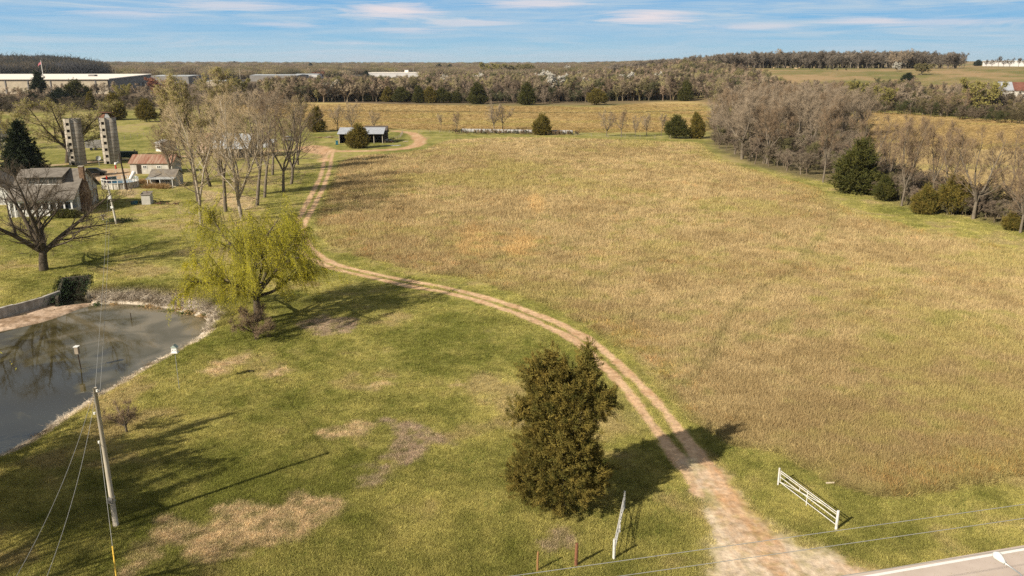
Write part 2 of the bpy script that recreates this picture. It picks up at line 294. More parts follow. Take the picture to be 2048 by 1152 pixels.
# ---------------------------------------------------------------- materials
MATS = {}
def mat(name, col, rough=.9, var=.25, scale=3.0, col2=None, bump=0, spec=.15, metal=0, stretch=(1, 1, 1), detail=4, coord='Object', wave=None, trans=None, inst=False):
    if name in MATS: return MATS[name]
    m = bpy.data.materials.new(name); m.use_nodes = True; t = m.node_tree; b = t.nodes['Principled BSDF']
    b.inputs['Roughness'].default_value = rough; b.inputs['Specular IOR Level'].default_value = spec; b.inputs['Metallic'].default_value = metal
    co = N(t, 'ShaderNodeTexCoord'); mp = N(t, 'ShaderNodeMapping'); mp.inputs['Scale'].default_value = stretch
    if coord == 'World':
        ge = N(t, 'ShaderNodeNewGeometry'); L(t, ge.outputs['Position'], mp.inputs[0])
    else: L(t, co.outputs[coord], mp.inputs[0])
    nz = N(t, 'ShaderNodeTexNoise'); nz.inputs['Scale'].default_value = scale; nz.inputs['Detail'].default_value = detail; nz.inputs['Roughness'].default_value = .65
    L(t, mp.outputs[0], nz.inputs['Vector'])
    mr = N(t, 'ShaderNodeMapRange'); L(t, nz.outputs[0], mr.inputs[0]); mr.inputs[1].default_value = .3; mr.inputs[2].default_value = .7
    mx = N(t, 'ShaderNodeMix', data_type='RGBA'); L(t, mr.outputs[0], mx.inputs[0])
    c2 = col2 if col2 is not None else tuple(c*(1+var) for c in col); c1 = col if col2 is not None else tuple(c*(1-var) for c in col)
    mx.inputs[6].default_value = (*c1, 1); mx.inputs[7].default_value = (*c2, 1)
    out = mx.outputs[2]
    if inst:
        at = N(t, 'ShaderNodeAttribute', attribute_type='INSTANCER'); at.attribute_name = 'col'
        m2 = N(t, 'ShaderNodeMix', data_type='RGBA', blend_type='MULTIPLY'); m2.inputs[0].default_value = 1
        L(t, out, m2.inputs[6]); L(t, at.outputs['Color'], m2.inputs[7]); out = m2.outputs[2]
    hgt = nz.outputs[0]
    if wave:
        ax, sc, amt = wave
        wv = N(t, 'ShaderNodeTexWave', bands_direction=ax); wv.inputs['Scale'].default_value = sc; L(t, co.outputs['Object'], wv.inputs['Vector']); wv.inputs['Distortion'].default_value = 0.15
        m3 = N(t, 'ShaderNodeMix', data_type='RGBA', blend_type='MULTIPLY'); m3.inputs[0].default_value = amt; L(t, out, m3.inputs[6]); L(t, wv.outputs[0], m3.inputs[7]); out = m3.outputs[2]; hgt = wv.outputs[1]
    if bump:
        bp = N(t, 'ShaderNodeBump'); bp.inputs['Strength'].default_value = bump; bp.inputs['Distance'].default_value = .05; L(t, hgt, bp.inputs['Height']); L(t, bp.outputs[0], b.inputs['Normal'])
    L(t, out, b.inputs['Base Color'])
    if trans:
        tl = N(t, 'ShaderNodeBsdfTranslucent'); L(t, out, tl.inputs[0]); ms = N(t, 'ShaderNodeMixShader'); ms.inputs[0].default_value = trans
        L(t, b.outputs[0], ms.inputs[1]); L(t, tl.outputs[0], ms.inputs[2]); L(t, ms.outputs[0], t.nodes['Material Output'].inputs[0])
    MATS[name] = m; return m
bark = mat('bark', (.15, .125, .095), .95, .35, 6, bump=.5, stretch=(1, 1, .3))
barkdark = mat('bark_dark', (.085, .068, .05), .95, .35, 6, bump=.5, stretch=(1, 1, .3))
barkpale = mat('bark_pale', (.17, .14, .10), .9, scale=1.2, col2=(.46, .40, .32), bump=.3)
twig = mat('twig_brown', (.21, .150, .095), .9, .3, 1.2, coord='World')
twiggrey = mat('twig_grey', (.26, .205, .145), .9, .25, .8, coord='World')
twigdark = mat('twig_dark', (.10, .078, .055), .9, .3, 1.2, coord='World')
twigtan = mat('twig_tan', (.40, .31, .19), .9, .25, 1.2, coord='World')
budgreen = mat('bud_green', (.30, .27, .085), .8, .3, 1.0, coord='World', trans=.3)
budred = mat('bud_red', (.30, .13, .085), .8, .3, 1.0, coord='World', trans=.3)
budolive = mat('bud_olive', (.21, .19, .08), .8, .3, 1.0, coord='World', trans=.3)
blossom = mat('blossom', (.62, .59, .52), .8, .2, 1.0, coord='World', trans=.3)
cedarm = mat('cedar_foliage', (.065, .072, .016), .85, scale=1.3, col2=(.26, .19, .045), coord='World', trans=.15)
cedarg = mat('cedar_green', (.045, .056, .016), .85, scale=.7, col2=(.12, .11, .028), coord='World', trans=.15)
sprucem = mat('spruce_needles', (.018, .028, .014), .85, scale=.6, col2=(.040, .052, .022), coord='World', trans=.1)
willowm = mat('willow_leaf', (.46, .44, .035), .7, scale=.5, col2=(.66, .58, .06), coord='World', trans=.4)
ivym = mat('ivy_leaf', (.020, .035, .012), .7, .4, 3, coord='World', trans=.1)
concrete = mat('concrete', (.22, .19, .155), .9, .2, .7, col2=(.42, .38, .32), bump=.3)
concdirty = mat('concrete_dirty', (.16, .14, .11), .9, scale=1.1, col2=(.50, .47, .43), bump=.4, stretch=(1, 1, .5))
gatepaint = mat('gate_paint', (.44, .42, .38), .6, scale=7, col2=(.72, .71, .68), spec=.3, detail=6)
mossy = mat('mossy_stone', (.045, .04, .03), .95, scale=3, col2=(.12, .105, .08), bump=.4)
whitepaint = mat('white_paint', (.74, .73, .70), .5, .08, 4, spec=.3)
siding = mat('white_siding', (.62, .62, .60), .7, scale=1.5, col2=(.74, .74, .72), wave=('Z', 5.0, .22), bump=.2)
sidingold = mat('weathered_siding', (.42, .39, .34), .85, scale=1.0, col2=(.66, .63, .58), wave=('Z', 5.0, .3), bump=.2)
shingle = mat('shingle', (.15, .13, .11), .95, scale=1.3, col2=(.27, .24, .205), wave=('Z', 9, .25), bump=.3)
rustroof = mat('rusty_roof', (.25, .085, .05), .7, scale=.9, col2=(.46, .33, .24), wave=('X', 4.0, .35), bump=.4, stretch=(2.2, .25, .25))
metalroof = mat('metal_roof', (.42, .44, .48), .45, .12, .7, wave=('X', 4.0, .25), bump=.4, spec=.4)
metalold = mat('weathered_metal', (.34, .35, .35), .55, scale=.8, col2=(.52, .52, .50), wave=('X', 4.5, .3), bump=.4)
brick = mat('brick', (.07, .042, .03), .95, scale=3, col2=(.26, .17, .11), bump=.4)
glassd = mat('dark_glass', (.02, .025, .03), .08, .2, 1, spec=.6)
darkin = mat('dark_interior', (.02, .018, .015), .95, .3, 2)
wood = mat('weathered_wood', (.24, .19, .14), .9, scale=2, col2=(.36, .31, .25), bump=.4, stretch=(6, 6, .6))
woodpole = mat('pole_wood', (.30, .26, .20), .9, scale=2.2, col2=(.46, .42, .35), bump=.4, stretch=(5, 5, .4))
wooddark = mat('dark_wood', (.05, .038, .028), .9, .3, 2, bump=.3, stretch=(5, 5, .5))
woodorange = mat('orange_wood', (.30, .16, .07), .9, .3, 4, bump=.3, stretch=(5, 5, .5))
steel = mat('galvanised_steel', (.45, .46, .47), .4, .15, 5, metal=.6, spec=.5)
wire = mat('wire', (.27, .27, .26), .5, .1, 4)
yellowg = mat('yellow_guard', (.62, .40, .06), .6, .1, 4)
bluep = mat('blue_plastic', (.03, .14, .20), .5, .2, 3)
poolblue = mat('pool_blue', (.015, .12, .22), .15, .15, 2, spec=.6)
redcloth = mat('red_cloth', (.42, .03, .02), .9, .2, 3)
tan = mat('tan_wall', (.42, .36, .27), .85, .15, .4)
greywall = mat('grey_wall', (.20, .19, .18), .8, .15, .2)
whiteroof = mat('white_roof', (.80, .74, .66), .7, .06, .05)
brownroof = mat('brown_roof', (.36, .23, .13), .9, .15, .2)
haywrap = mat('bale_wrap', (.32, .31, .30), .5, .15, 2, bump=.2)
haym = mat('hay', (.34, .25, .12), .95, .3, 8, bump=.5)
rust = mat('rusty_iron', (.14, .07, .045), .9, .4, 3)
carpaint = mat('car_paint', (.05, .055, .06), .25, .1, 2, spec=.5)
carwhite = mat('car_paint_white', (.7, .7, .7), .25, .05, 2, spec=.5)
rubber = mat('rubber', (.02, .02, .02), .8, .2, 5)
cowblack = mat('cow_hide_black', (.02, .017, .015), .8, .3, 2)
cowtan = mat('cow_hide_tan', (.50, .36, .22), .8, .3, 2)
ornam = mat('ornamental_grass', (.40, .27, .13), .9, .25, 2, coord='World', trans=.2)
flagm = mat('flag_cloth', (.30, .10, .12), .8, .5, 2)
grassi = mat('grass_blade', (.86, .86, .86), .95, .14, 2.5, coord='World', inst=True, trans=.25, spec=.05)
treei = mat('far_tree', (.80, .80, .80), .95, .22, .35, coord='World', inst=True, spec=.05)

# ---------------------------------------------------------------- mesh helpers
def mesh_np(name, V, F, mats, mi=None, smooth=False):
    """V (n,3); F list of (array (m,k)) polygons of k corners"""
    me = bpy.data.meshes.new(name)
    if not isinstance(F, list): F = [F]
    F = [np.asarray(f, np.int32) for f in F if len(f)]
    me.vertices.add(len(V)); me.vertices.foreach_set('co', np.asarray(V, np.float32).ravel())
    nl = sum(f.size for f in F); me.loops.add(nl); me.loops.foreach_set('vertex_index', np.concatenate([f.ravel() for f in F]))
    np_ = sum(len(f) for f in F); me.polygons.add(np_)
    tot = np.concatenate([np.full(len(f), f.shape[1], np.int32) for f in F]); st = np.concatenate([[0], np.cumsum(tot)[:-1]]).astype(np.int32)
    me.polygons.foreach_set('loop_start', st); me.polygons.foreach_set('loop_total', tot)
    if mi is not None: me.polygons.foreach_set('material_index', np.asarray(mi, np.int32))
    if smooth: me.polygons.foreach_set('use_smooth', np.ones(np_, bool))
    me.update(calc_edges=True)
    for m in (mats if isinstance(mats, (list, tuple)) else [mats]): me.materials.append(m)
    return me
def link(name, data, parent=None, loc=None, rot=None, scale=None):
    o = bpy.data.objects.new(name, data); C.objects.link(o)
    if parent is not None: o.parent = parent
    if loc is not None: o.location = loc
    if rot is not None: o.rotation_euler = (0, 0, rot) if np.isscalar(rot) else rot
    if scale is not None: o.scale = (scale,)*3 if np.isscalar(scale) else scale
    return o
def tag(o, label, cat, group=None):
    o['label'] = label; o['category'] = cat
    if group: o['group'] = group
    return o
def thing(name, label, cat, loc, rot=0, group=None, scale=None):
    return tag(link(name, None, None, loc, rot, scale), label, cat, group)
def struct(o, kind='structure'): o['kind'] = kind; return o
class MB:
    def __init__(s): s.V = []; s.F = []; s.mi = []; s.m = []
    def _m(s, m):
        if m not in s.m: s.m.append(m)
        return s.m.index(m)
    def add(s, vs, fs, m):
        b = len(s.V); s.V += [tuple(v) for v in vs]; k = s._m(m)
        for f in fs: s.F.append(tuple(i+b for i in f)); s.mi.append(k)
    def box(s, x0, x1, y0, y1, z0, z1, m):
        s.add([(x0, y0, z0), (x1, y0, z0), (x1, y1, z0), (x0, y1, z0), (x0, y0, z1), (x1, y0, z1), (x1, y1, z1), (x0, y1, z1)],
              [(3, 2, 1, 0), (4, 5, 6, 7), (0, 1, 5, 4), (1, 2, 6, 5), (2, 3, 7, 6), (3, 0, 4, 7)], m)
    def prism(s, poly, vec, m):
        """poly: list of 3d points, pushed along vec"""
        n = len(poly); vs = [Vector(p) for p in poly]; vs += [p+Vector(vec) for p in vs]
        s.add(vs, [tuple(range(n-1, -1, -1)), tuple(range(n, 2*n))]+[(i, (i+1) % n, n+(i+1) % n, n+i) for i in range(n)], m)
    def tube(s, pts, rad, m, k=8, caps=True):
        pts = [Vector(p) for p in pts]; n = len(pts)
        if np.isscalar(rad): rad = [rad]*n
        vs = []; up = None
        for i, p in enumerate(pts):
            d = (pts[min(i+1, n-1)]-pts[max(i-1, 0)]).normalized()
            if up is None: up = Vector((0, 0, 1)) if abs(d.z) < .9 else Vector((1, 0, 0))
            a = d.cross(up).normalized(); b = d.cross(a).normalized(); up = -b if False else up
            for j in range(k):
                t = 2*math.pi*j/k; vs.append(p+(a*math.cos(t)+b*math.sin(t))*rad[i])
        fs = [(i*k+j, i*k+(j+1) % k, (i+1)*k+(j+1) % k, (i+1)*k+j) for i in range(n-1) for j in range(k)]
        if caps: fs += [tuple(range(k)), tuple(range((n-1)*k+k-1, (n-1)*k-1, -1))]
        s.add(vs, fs, m)
    def lathe(s, prof, m, k=32, c=(0, 0), a0=0, a1=2*math.pi):
        n = len(prof); full = abs(a1-a0-2*math.pi) < 1e-6; kk = k if full else k+1
        vs = [(c[0]+r*math.cos(a0+(a1-a0)*j/k), c[1]+r*math.sin(a0+(a1-a0)*j/k), z) for r, z in prof for j in range(kk)]
        fs = [(i*kk+j, i*kk+(j+1) % kk, (i+1)*kk+(j+1) % kk, (i+1)*kk+j) for i in range(n-1) for j in range(k)]
        s.add(vs, fs, m)
    def build(s, name, parent=None, loc=None, rot=None, smooth=False):
        me = bpy.data.meshes.new(name); me.from_pydata(s.V, [], s.F)
        for m in s.m: me.materials.append(m)
        me.polygons.foreach_set('material_index', s.mi)
        if smooth: me.polygons.foreach_set('use_smooth', [True]*len(s.F))
        me.update(); return link(name, me, parent, loc, rot)
def B(name, parent, *boxes):
    mb = MB()
    for b in boxes: mb.box(*b)
    return mb.build(name, parent)

# ---------------------------------------------------------------- ground sheet
def build_ground():
    th = np.radians(np.concatenate([np.linspace(-180, -60, 30, endpoint=False), np.linspace(-60, -36, 90, endpoint=False), np.linspace(-36, 36, 800, endpoint=False), np.linspace(36, 60, 60, endpoint=False), np.linspace(60, 180, 30)]))
    rs = [0.5, 4, 9, 14, 18, 22]; r = 22.0
    while r < 9000:
        r += min(max(0.13, r*r/30000), r*0.022); rs.append(r)
    rs = np.array(rs); nr, nt = len(rs), len(th)
    R, T = np.meshgrid(rs, th, indexing='ij'); X = R*np.sin(T); Y = R*np.cos(T)
    x = X.ravel(); y = Y.ravel(); z = ter(x, y)
    i = np.arange(nr-1)[:, None]*nt+np.arange(nt-1)[None]; i = i.ravel()
    F = np.stack([i, i+1, i+nt+1, i+nt], 1)
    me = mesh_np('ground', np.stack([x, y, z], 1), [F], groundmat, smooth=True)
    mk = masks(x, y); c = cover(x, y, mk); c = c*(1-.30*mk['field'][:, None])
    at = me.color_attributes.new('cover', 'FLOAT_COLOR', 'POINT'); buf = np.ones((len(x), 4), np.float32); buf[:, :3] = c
    at.data.foreach_set('color', buf.ravel())
    return struct(link('ground', me))
groundmat = bpy.data.materials.new('ground_cover'); groundmat.use_nodes = True
t = groundmat.node_tree; b = t.nodes['Principled BSDF']; b.inputs['Roughness'].default_value = .97; b.inputs['Specular IOR Level'].default_value = .08
at = N(t, 'ShaderNodeAttribute'); at.attribute_name = 'cover'
ge = N(t, 'ShaderNodeNewGeometry')
def fine(sc, lo, hi, det=5):
    n = N(t, 'ShaderNodeTexNoise'); n.inputs['Scale'].default_value = sc; n.inputs['Detail'].default_value = det; n.inputs['Roughness'].default_value = .7
    L(t, ge.outputs['Position'], n.inputs['Vector'])
    m = N(t, 'ShaderNodeMapRange'); L(t, n.outputs[0], m.inputs[0]); m.inputs[1].default_value = .3; m.inputs[2].default_value = .7; m.inputs[3].default_value = lo; m.inputs[4].default_value = hi
    return n, m
n1, m1 = fine(2.2, .66, 1.34); n2, m2 = fine(.25, .86, 1.14)
a1 = N(t, 'ShaderNodeMath', operation='MULTIPLY'); L(t, m1.outputs[0], a1.inputs[0]); L(t, m2.outputs[0], a1.inputs[1])
vm = N(t, 'ShaderNodeVectorMath', operation='SCALE'); L(t, at.outputs['Color'], vm.inputs[0]); L(t, a1.outputs[0], vm.inputs['Scale'])
L(t, vm.outputs[0], b.inputs['Base Color'])
bp = N(t, 'ShaderNodeBump'); bp.inputs['Strength'].default_value = .6; bp.inputs['Distance'].default_value = .12; L(t, n1.outputs[0], bp.inputs['Height']); L(t, bp.outputs[0], b.inputs['Normal'])
build_ground()

# water
def poly_sheet(name, P, z, m):
    return link(name, mesh_np(name, np.column_stack([P, np.full(len(P), z)]), [np.arange(len(P))[None]], m))
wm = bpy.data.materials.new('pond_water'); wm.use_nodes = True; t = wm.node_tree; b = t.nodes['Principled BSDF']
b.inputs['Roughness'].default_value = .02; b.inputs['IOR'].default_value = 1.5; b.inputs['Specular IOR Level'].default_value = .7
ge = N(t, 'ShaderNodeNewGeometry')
# silty shallows at far end, weed and tree reflections painted dark at near left
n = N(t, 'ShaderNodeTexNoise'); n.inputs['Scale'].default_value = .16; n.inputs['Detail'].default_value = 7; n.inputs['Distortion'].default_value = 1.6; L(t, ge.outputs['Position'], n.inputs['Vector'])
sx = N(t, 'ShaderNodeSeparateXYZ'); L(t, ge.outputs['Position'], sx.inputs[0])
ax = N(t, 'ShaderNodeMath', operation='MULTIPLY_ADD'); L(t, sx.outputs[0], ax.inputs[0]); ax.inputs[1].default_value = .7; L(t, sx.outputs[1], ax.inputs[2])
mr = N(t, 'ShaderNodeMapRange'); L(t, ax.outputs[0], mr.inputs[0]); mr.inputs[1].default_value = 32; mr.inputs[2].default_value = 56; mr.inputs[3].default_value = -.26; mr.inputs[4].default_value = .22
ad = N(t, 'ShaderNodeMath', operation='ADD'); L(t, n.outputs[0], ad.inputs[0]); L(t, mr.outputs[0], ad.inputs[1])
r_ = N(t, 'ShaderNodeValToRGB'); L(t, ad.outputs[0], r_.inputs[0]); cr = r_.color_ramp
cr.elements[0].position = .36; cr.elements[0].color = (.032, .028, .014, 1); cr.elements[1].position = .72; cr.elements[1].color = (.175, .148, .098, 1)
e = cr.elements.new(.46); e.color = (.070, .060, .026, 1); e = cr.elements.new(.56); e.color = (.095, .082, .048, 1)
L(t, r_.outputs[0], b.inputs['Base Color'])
n = N(t, 'ShaderNodeTexNoise'); n.inputs['Scale'].default_value = 3.2; n.inputs['Detail'].default_value = 5; L(t, ge.outputs['Position'], n.inputs['Vector'])
bp = N(t, 'ShaderNodeBump'); bp.inputs['Strength'].default_value = .05; bp.inputs['Distance'].default_value = .03; L(t, n.outputs[0], bp.inputs['Height']); L(t, bp.outputs[0], b.inputs['Normal'])
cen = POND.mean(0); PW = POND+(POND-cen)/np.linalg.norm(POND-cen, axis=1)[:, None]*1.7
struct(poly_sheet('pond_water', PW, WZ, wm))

# road with its white edge line, cast along the near verge
ra, rb = np.array(G(1762, 1152)), np.array(G(2048, 1102.5)); rd = (rb-ra)/np.linalg.norm(rb-ra); rn = np.array([rd[1], -rd[0]])
roadm = mat('road_surface', (.42, .345, .295), .95, scale=.5, col2=(.52, .44, .385), bump=.2, coord='World', detail=8)
def strip(name, o0, o1, z, m, l0=-90, l1=90):
    P = np.array([ra+rd*l0+rn*o0, ra+rd*l1+rn*o0, ra+rd*l1+rn*o1, ra+rd*l0+rn*o1]); return struct(poly_sheet(name, P, z, m))
mb = MB(); P = [ra-rd*90-rn*.32, ra+rd*90-rn*.32, ra+rd*90+rn*7.4, ra-rd*90+rn*7.4]
mb.prism([(p[0], p[1], -.3) for p in P], (0, 0, .42), roadm); struct(mb.build('road'))
strip('road_edge_line', -.09, .09, .124, whitepaint); strip('road_far_edge_line', 6.9, 7.08, .124, whitepaint)
strip('road_centre_line', 3.4, 3.55, .124, yellowg)
# ---------------------------------------------------------------- trees
def unit(v): return v/(np.linalg.norm(v, axis=-1, keepdims=True)+1e-9)
def tubes(chains, k):
    Vs = []; Fs = []; b = 0
    ang = 2*np.pi*np.arange(k)/k; ca, sa = np.cos(ang), np.sin(ang)
    for pts, rad in chains:
        n = len(pts); d = np.empty_like(pts); d[1:-1] = pts[2:]-pts[:-2]; d[0] = pts[1]-pts[0]; d[-1] = pts[-1]-pts[-2]; d = unit(d)
        ref = np.array([0.3, 0.2, 1.0]) if abs(d[0][2]) < .8 else np.array([1.0, .1, .1])
        a = unit(np.cross(d, ref)); c = np.cross(d, a)
        Vs.append((pts[:, None]+(a[:, None]*ca[None, :, None]+c[:, None]*sa[None, :, None])*rad[:, None, None]).reshape(-1, 3))
        i = np.arange(n-1)[:, None]*k; j = np.arange(k)[None]; j2 = (j+1) % k
        Fs.append((np.stack([i+j, i+j2, i+k+j2, i+k+j], -1).reshape(-1, 4))+b); b += n*k
    return np.concatenate(Vs), np.concatenate(Fs)
def cones(rng, P, D, Ln, r):
    n = len(P); D = unit(D); a = unit(np.cross(D, rng.normal(size=(n, 3)))); c = np.cross(D, a)
    V = np.empty((n, 4, 3)); r = np.broadcast_to(r, (n,))
    for j in range(3):
        t = 2*math.pi*j/3; V[:, j] = P+(a*math.cos(t)+c*math.sin(t))*r[:, None]
    V[:, 3] = P+D*np.asarray(Ln)[:, None] if np.ndim(Ln) else P+D*Ln
    i = np.arange(n)[:, None]*4
    return V.reshape(-1, 3), np.concatenate([i+np.array([[0, 1, 3]]), i+np.array([[1, 2, 3]]), i+np.array([[2, 0, 3]])])
def blades(rng, P, D, Ln, w):
    """one narrow leaf-shaped triangle per point"""
    n = len(P); D = unit(D); a = unit(np.cross(D, rng.normal(size=(n, 3))))
    Ln = np.broadcast_to(Ln, (n,)); w = np.broadcast_to(w, (n,))
    V = np.stack([P-a*w[:, None]/2, P+a*w[:, None]/2, P+D*Ln[:, None]], 1)
    return V.reshape(-1, 3), np.arange(3*n).reshape(-1, 3)
def join(*vf):
    """vf: (V, F) pairs -> V, [F3, F4]"""
    V = []; T = []; Q = []; b = 0
    for v, f in vf:
        V.append(v); (T if f.shape[1] == 3 else Q).append(f+b); b += len(v)
    out = []
    if T: out.append(np.concatenate(T))
    if Q: out.append(np.concatenate(Q))
    return np.concatenate(V), out
def chain(rng, p0, d, Ln, r0, r1, n, wander, up):
    pts = [np.array(p0, float)]; d = unit(np.array(d, float)); s = Ln/n
    for i in range(n):
        d = unit(d+rng.normal(size=3)*wander+np.array([0, 0, up])); pts.append(pts[-1]+d*s)
    return np.array(pts), np.linspace(r0, r1, n+1)
def sidedir(rng, d, ang):
    d = unit(np.array(d)); a = unit(np.cross(d, rng.normal(size=3))); return d*math.cos(ang)+a*math.sin(ang)
def bare(seed, H=14, r=.22, fork=.35, lead=3, leadang=.35, limbs=7, limbang=.8, limblen=.35, up=.06, wander=.10, n2=7, n3=7, ntw=3500, twl=.9, twr=.012, low=0.0, droop=0, spread=1.0, n2r=.42):
    rng = np.random.default_rng(seed)
    tr = []; hi = chain(rng, (0, 0, -.3), (rng.normal()*.05, rng.normal()*.05, 1), H*fork+.3, r*1.25, r*.85, 5, .04, .02); tr.append(hi)
    top = hi[0][-1]; leads = []
    for i in range(lead):
        az = 2*math.pi*(i+rng.random()*.5)/lead; an = leadang*(.6+.8*rng.random())
        if lead == 1: an = .03
        c = chain(rng, top-np.array([0, 0, r]), (math.cos(az)*math.sin(an), math.sin(az)*math.sin(an), math.cos(an)), H*(1-fork)*(.85+.2*rng.random()), r*(.75 if lead > 1 else .85), r*.10, 9, wander*.7, up*.6)
        leads.append(c); tr.append(c)
    l1 = []
    for c in leads:
        for j in range(limbs):
            t = .05+.9*(j+rng.random())/limbs; q = t*(len(c[0])-1); i = int(q); p = c[0][i]+(c[0][min(i+1, len(c[0])-1)]-c[0][i])*(q-i)
            dd = sidedir(rng, c[0][min(i+1, len(c[0])-1)]-c[0][max(i-1, 0)], limbang*(.75+.5*rng.random()))
            if dd[2] < 0 and not droop: dd[2] *= -.4
            Ln = H*limblen*(1.1-.7*t)*(.7+.6*rng.random())*spread; rr = c[1][i]*(.42+.2*rng.random())
            l1.append(chain(rng, p, dd, Ln, rr, max(.012, rr*.15), 6, wander, up-droop))
    for j in range(int(low)):
        p = hi[0][1+j % 4]+0; p = p*1.0; az = rng.random()*6.3
        l1.append(chain(rng, p, (math.cos(az), math.sin(az), .35), H*limblen*.5, r*.22, .02, 6, wander*1.5, up-.02))
    tr += l1
    l2 = []
    for c in l1+leads:
        for j in range(n2):
            t = .15+.8*(j+rng.random())/n2; q = t*(len(c[0])-1); i = int(q); i2 = min(i+1, len(c[0])-1); p = c[0][i]+(c[0][i2]-c[0][i])*(q-i)
            Lc = np.linalg.norm(c[0][-1]-c[0][0]); dd = sidedir(rng, c[0][i2]-c[0][max(i-1, 0)], .7*(.7+.6*rng.random()))
            l2.append(chain(rng, p, dd, min(Lc, H*.35)*n2r*(1.15-.6*t)*(.6+.7*rng.random()), max(.012, c[1][i]*.42), .009, 4, wander*1.3, up-droop))
    l3 = []
    for c in l2:
        for j in range(n3):
            t = .2+.8*rng.random(); q = t*(len(c[0])-1); i = int(q); i2 = min(i+1, len(c[0])-1); p = c[0][i]+(c[0][i2]-c[0][i])*(q-i)
            Lc = np.linalg.norm(c[0][-1]-c[0][0]); dd = sidedir(rng, c[0][i2]-c[0][max(i-1, 0)], .6*(.7+.6*rng.random()))
            l3.append(chain(rng, p, dd, max(.35, Lc*.5)*(.6+.7*rng.random()), .013, .006, 2, wander*1.5, up-droop))
    src = l3 if l3 else l2
    A = np.concatenate([c[0][:-1] for c in src]); Bp = np.concatenate([c[0][1:] for c in src])
    k = rng.integers(0, len(A), ntw); u = rng.random((ntw, 1)); P = A[k]*(1-u)+Bp[k]*u
    D = unit(Bp[k]-A[k])*1.0+rng.normal(size=(ntw, 3))*.45+np.array([0, 0, .25-droop*4])
    parts = [tubes(l2, 4)]
    if l3: parts.append(tubes(l3, 3))
    parts.append(cones(rng, P, D, twl*(.5+rng.random(ntw)), twr))
    k8 = tubes([hi]+leads, 8); k5 = tubes(l1, 5)
    return dict(trunk=join(k8, k5), crown=join(*parts), tips=P, tipd=unit(D), H=H)
def with_buds(tv, seed, n, size, w=None):
    """the same tree with catkins, buds or blossom on its twigs"""
    rng = np.random.default_rng(seed); k = rng.integers(0, len(tv['tips']), n)
    P = tv['tips'][k]+rng.normal(size=(n, 3))*.12+tv['tipd'][k]*rng.random((n, 1))*.6
    f = blades(rng, P, rng.normal(size=(n, 3)), size*(.6+.8*rng.random(n)), (w or size*.8)*(.6+.8*rng.random(n)))
    return dict(tv, foliage=join(f))
def fromlobes(rng, lobes, n, bumps=.16):
    vol = np.array([l[3]*l[4]+l[4]*l[5]+l[3]*l[5] for l in lobes]); k = rng.choice(len(lobes), n, p=vol/vol.sum()); Lb = np.array(lobes)[k]
    d = unit(rng.normal(size=(n, 3))); rr = 1-np.abs(rng.normal(size=(n, 1)))*bumps
    P = Lb[:, :3]+d*Lb[:, 3:6]*rr; Nn = unit(d/Lb[:, 3:6])
    keep = np.ones(n, bool)
    for i, l in enumerate(lobes):
        q = (((P-np.array(l[:3]))/np.array(l[3:6]))**2).sum(1); keep &= ~((q < .62) & (k != i))
    return P[keep], Nn[keep]
def cedar(seed, lobes, nclump, per, spray, w, rc, trunkH, tr=.18, upb=.55):
    """evergreen crown: clumps of short sprays over the surface of several lobes, with a few inside"""
    rng = np.random.default_rng(seed); P, Nn = fromlobes(rng, lobes, nclump)
    m = len(P); cs = rc*(.6+.8*rng.random(m))
    push = rng.normal(size=m)*rc*.75
    P = P+Nn*push[:, None]
    dc = unit(Nn*.8+np.array([0, 0, upb])+rng.normal(size=P.shape)*.28)     # every clump is a feathery plume
    Q = np.repeat(P, per, 0); Dq = np.repeat(dc, per, 0); S = np.repeat(cs, per); tt = rng.random(len(Q))
    Q = Q+Dq*((tt-.35)*S*2.0)[:, None]+rng.normal(size=Q.shape)*(S*(.42-.28*tt))[:, None]
    out = unit(Dq+rng.normal(size=Q.shape)*.38)
    f = blades(rng, Q, out, spray*(.5+rng.random(len(Q))), w*(.6+.8*rng.random(len(Q))))
    # darker branch mass inside is only more sprays
    ni = int(len(Q)*.22); k = rng.integers(0, len(lobes), ni); Lb = np.array(lobes)[k]
    Pi = Lb[:, :3]+unit(rng.normal(size=(ni, 3)))*Lb[:, 3:6]*(rng.random((ni, 1))**.4*.82)
    g = blades(rng, Pi, rng.normal(size=(ni, 3)), spray*1.6, w*2.6)
    hi = [chain(rng, (0, 0, -.3), (0, 0, 1), trunkH+.3, tr*1.2, tr*.3, 6, .02, 0)]
    for j in range(14):
        z = trunkH*(.12+.8*rng.random()); az = rng.random()*6.3
        hi.append(chain(rng, (0, 0, z), (math.cos(az), math.sin(az), .5), min(trunkH*.22, 1.8), tr*.3, .02, 3, .1, .05))
    return dict(trunk=join(tubes(hi, 6)), foliage=join(f, g), H=max(l[2]+l[5] for l in lobes))
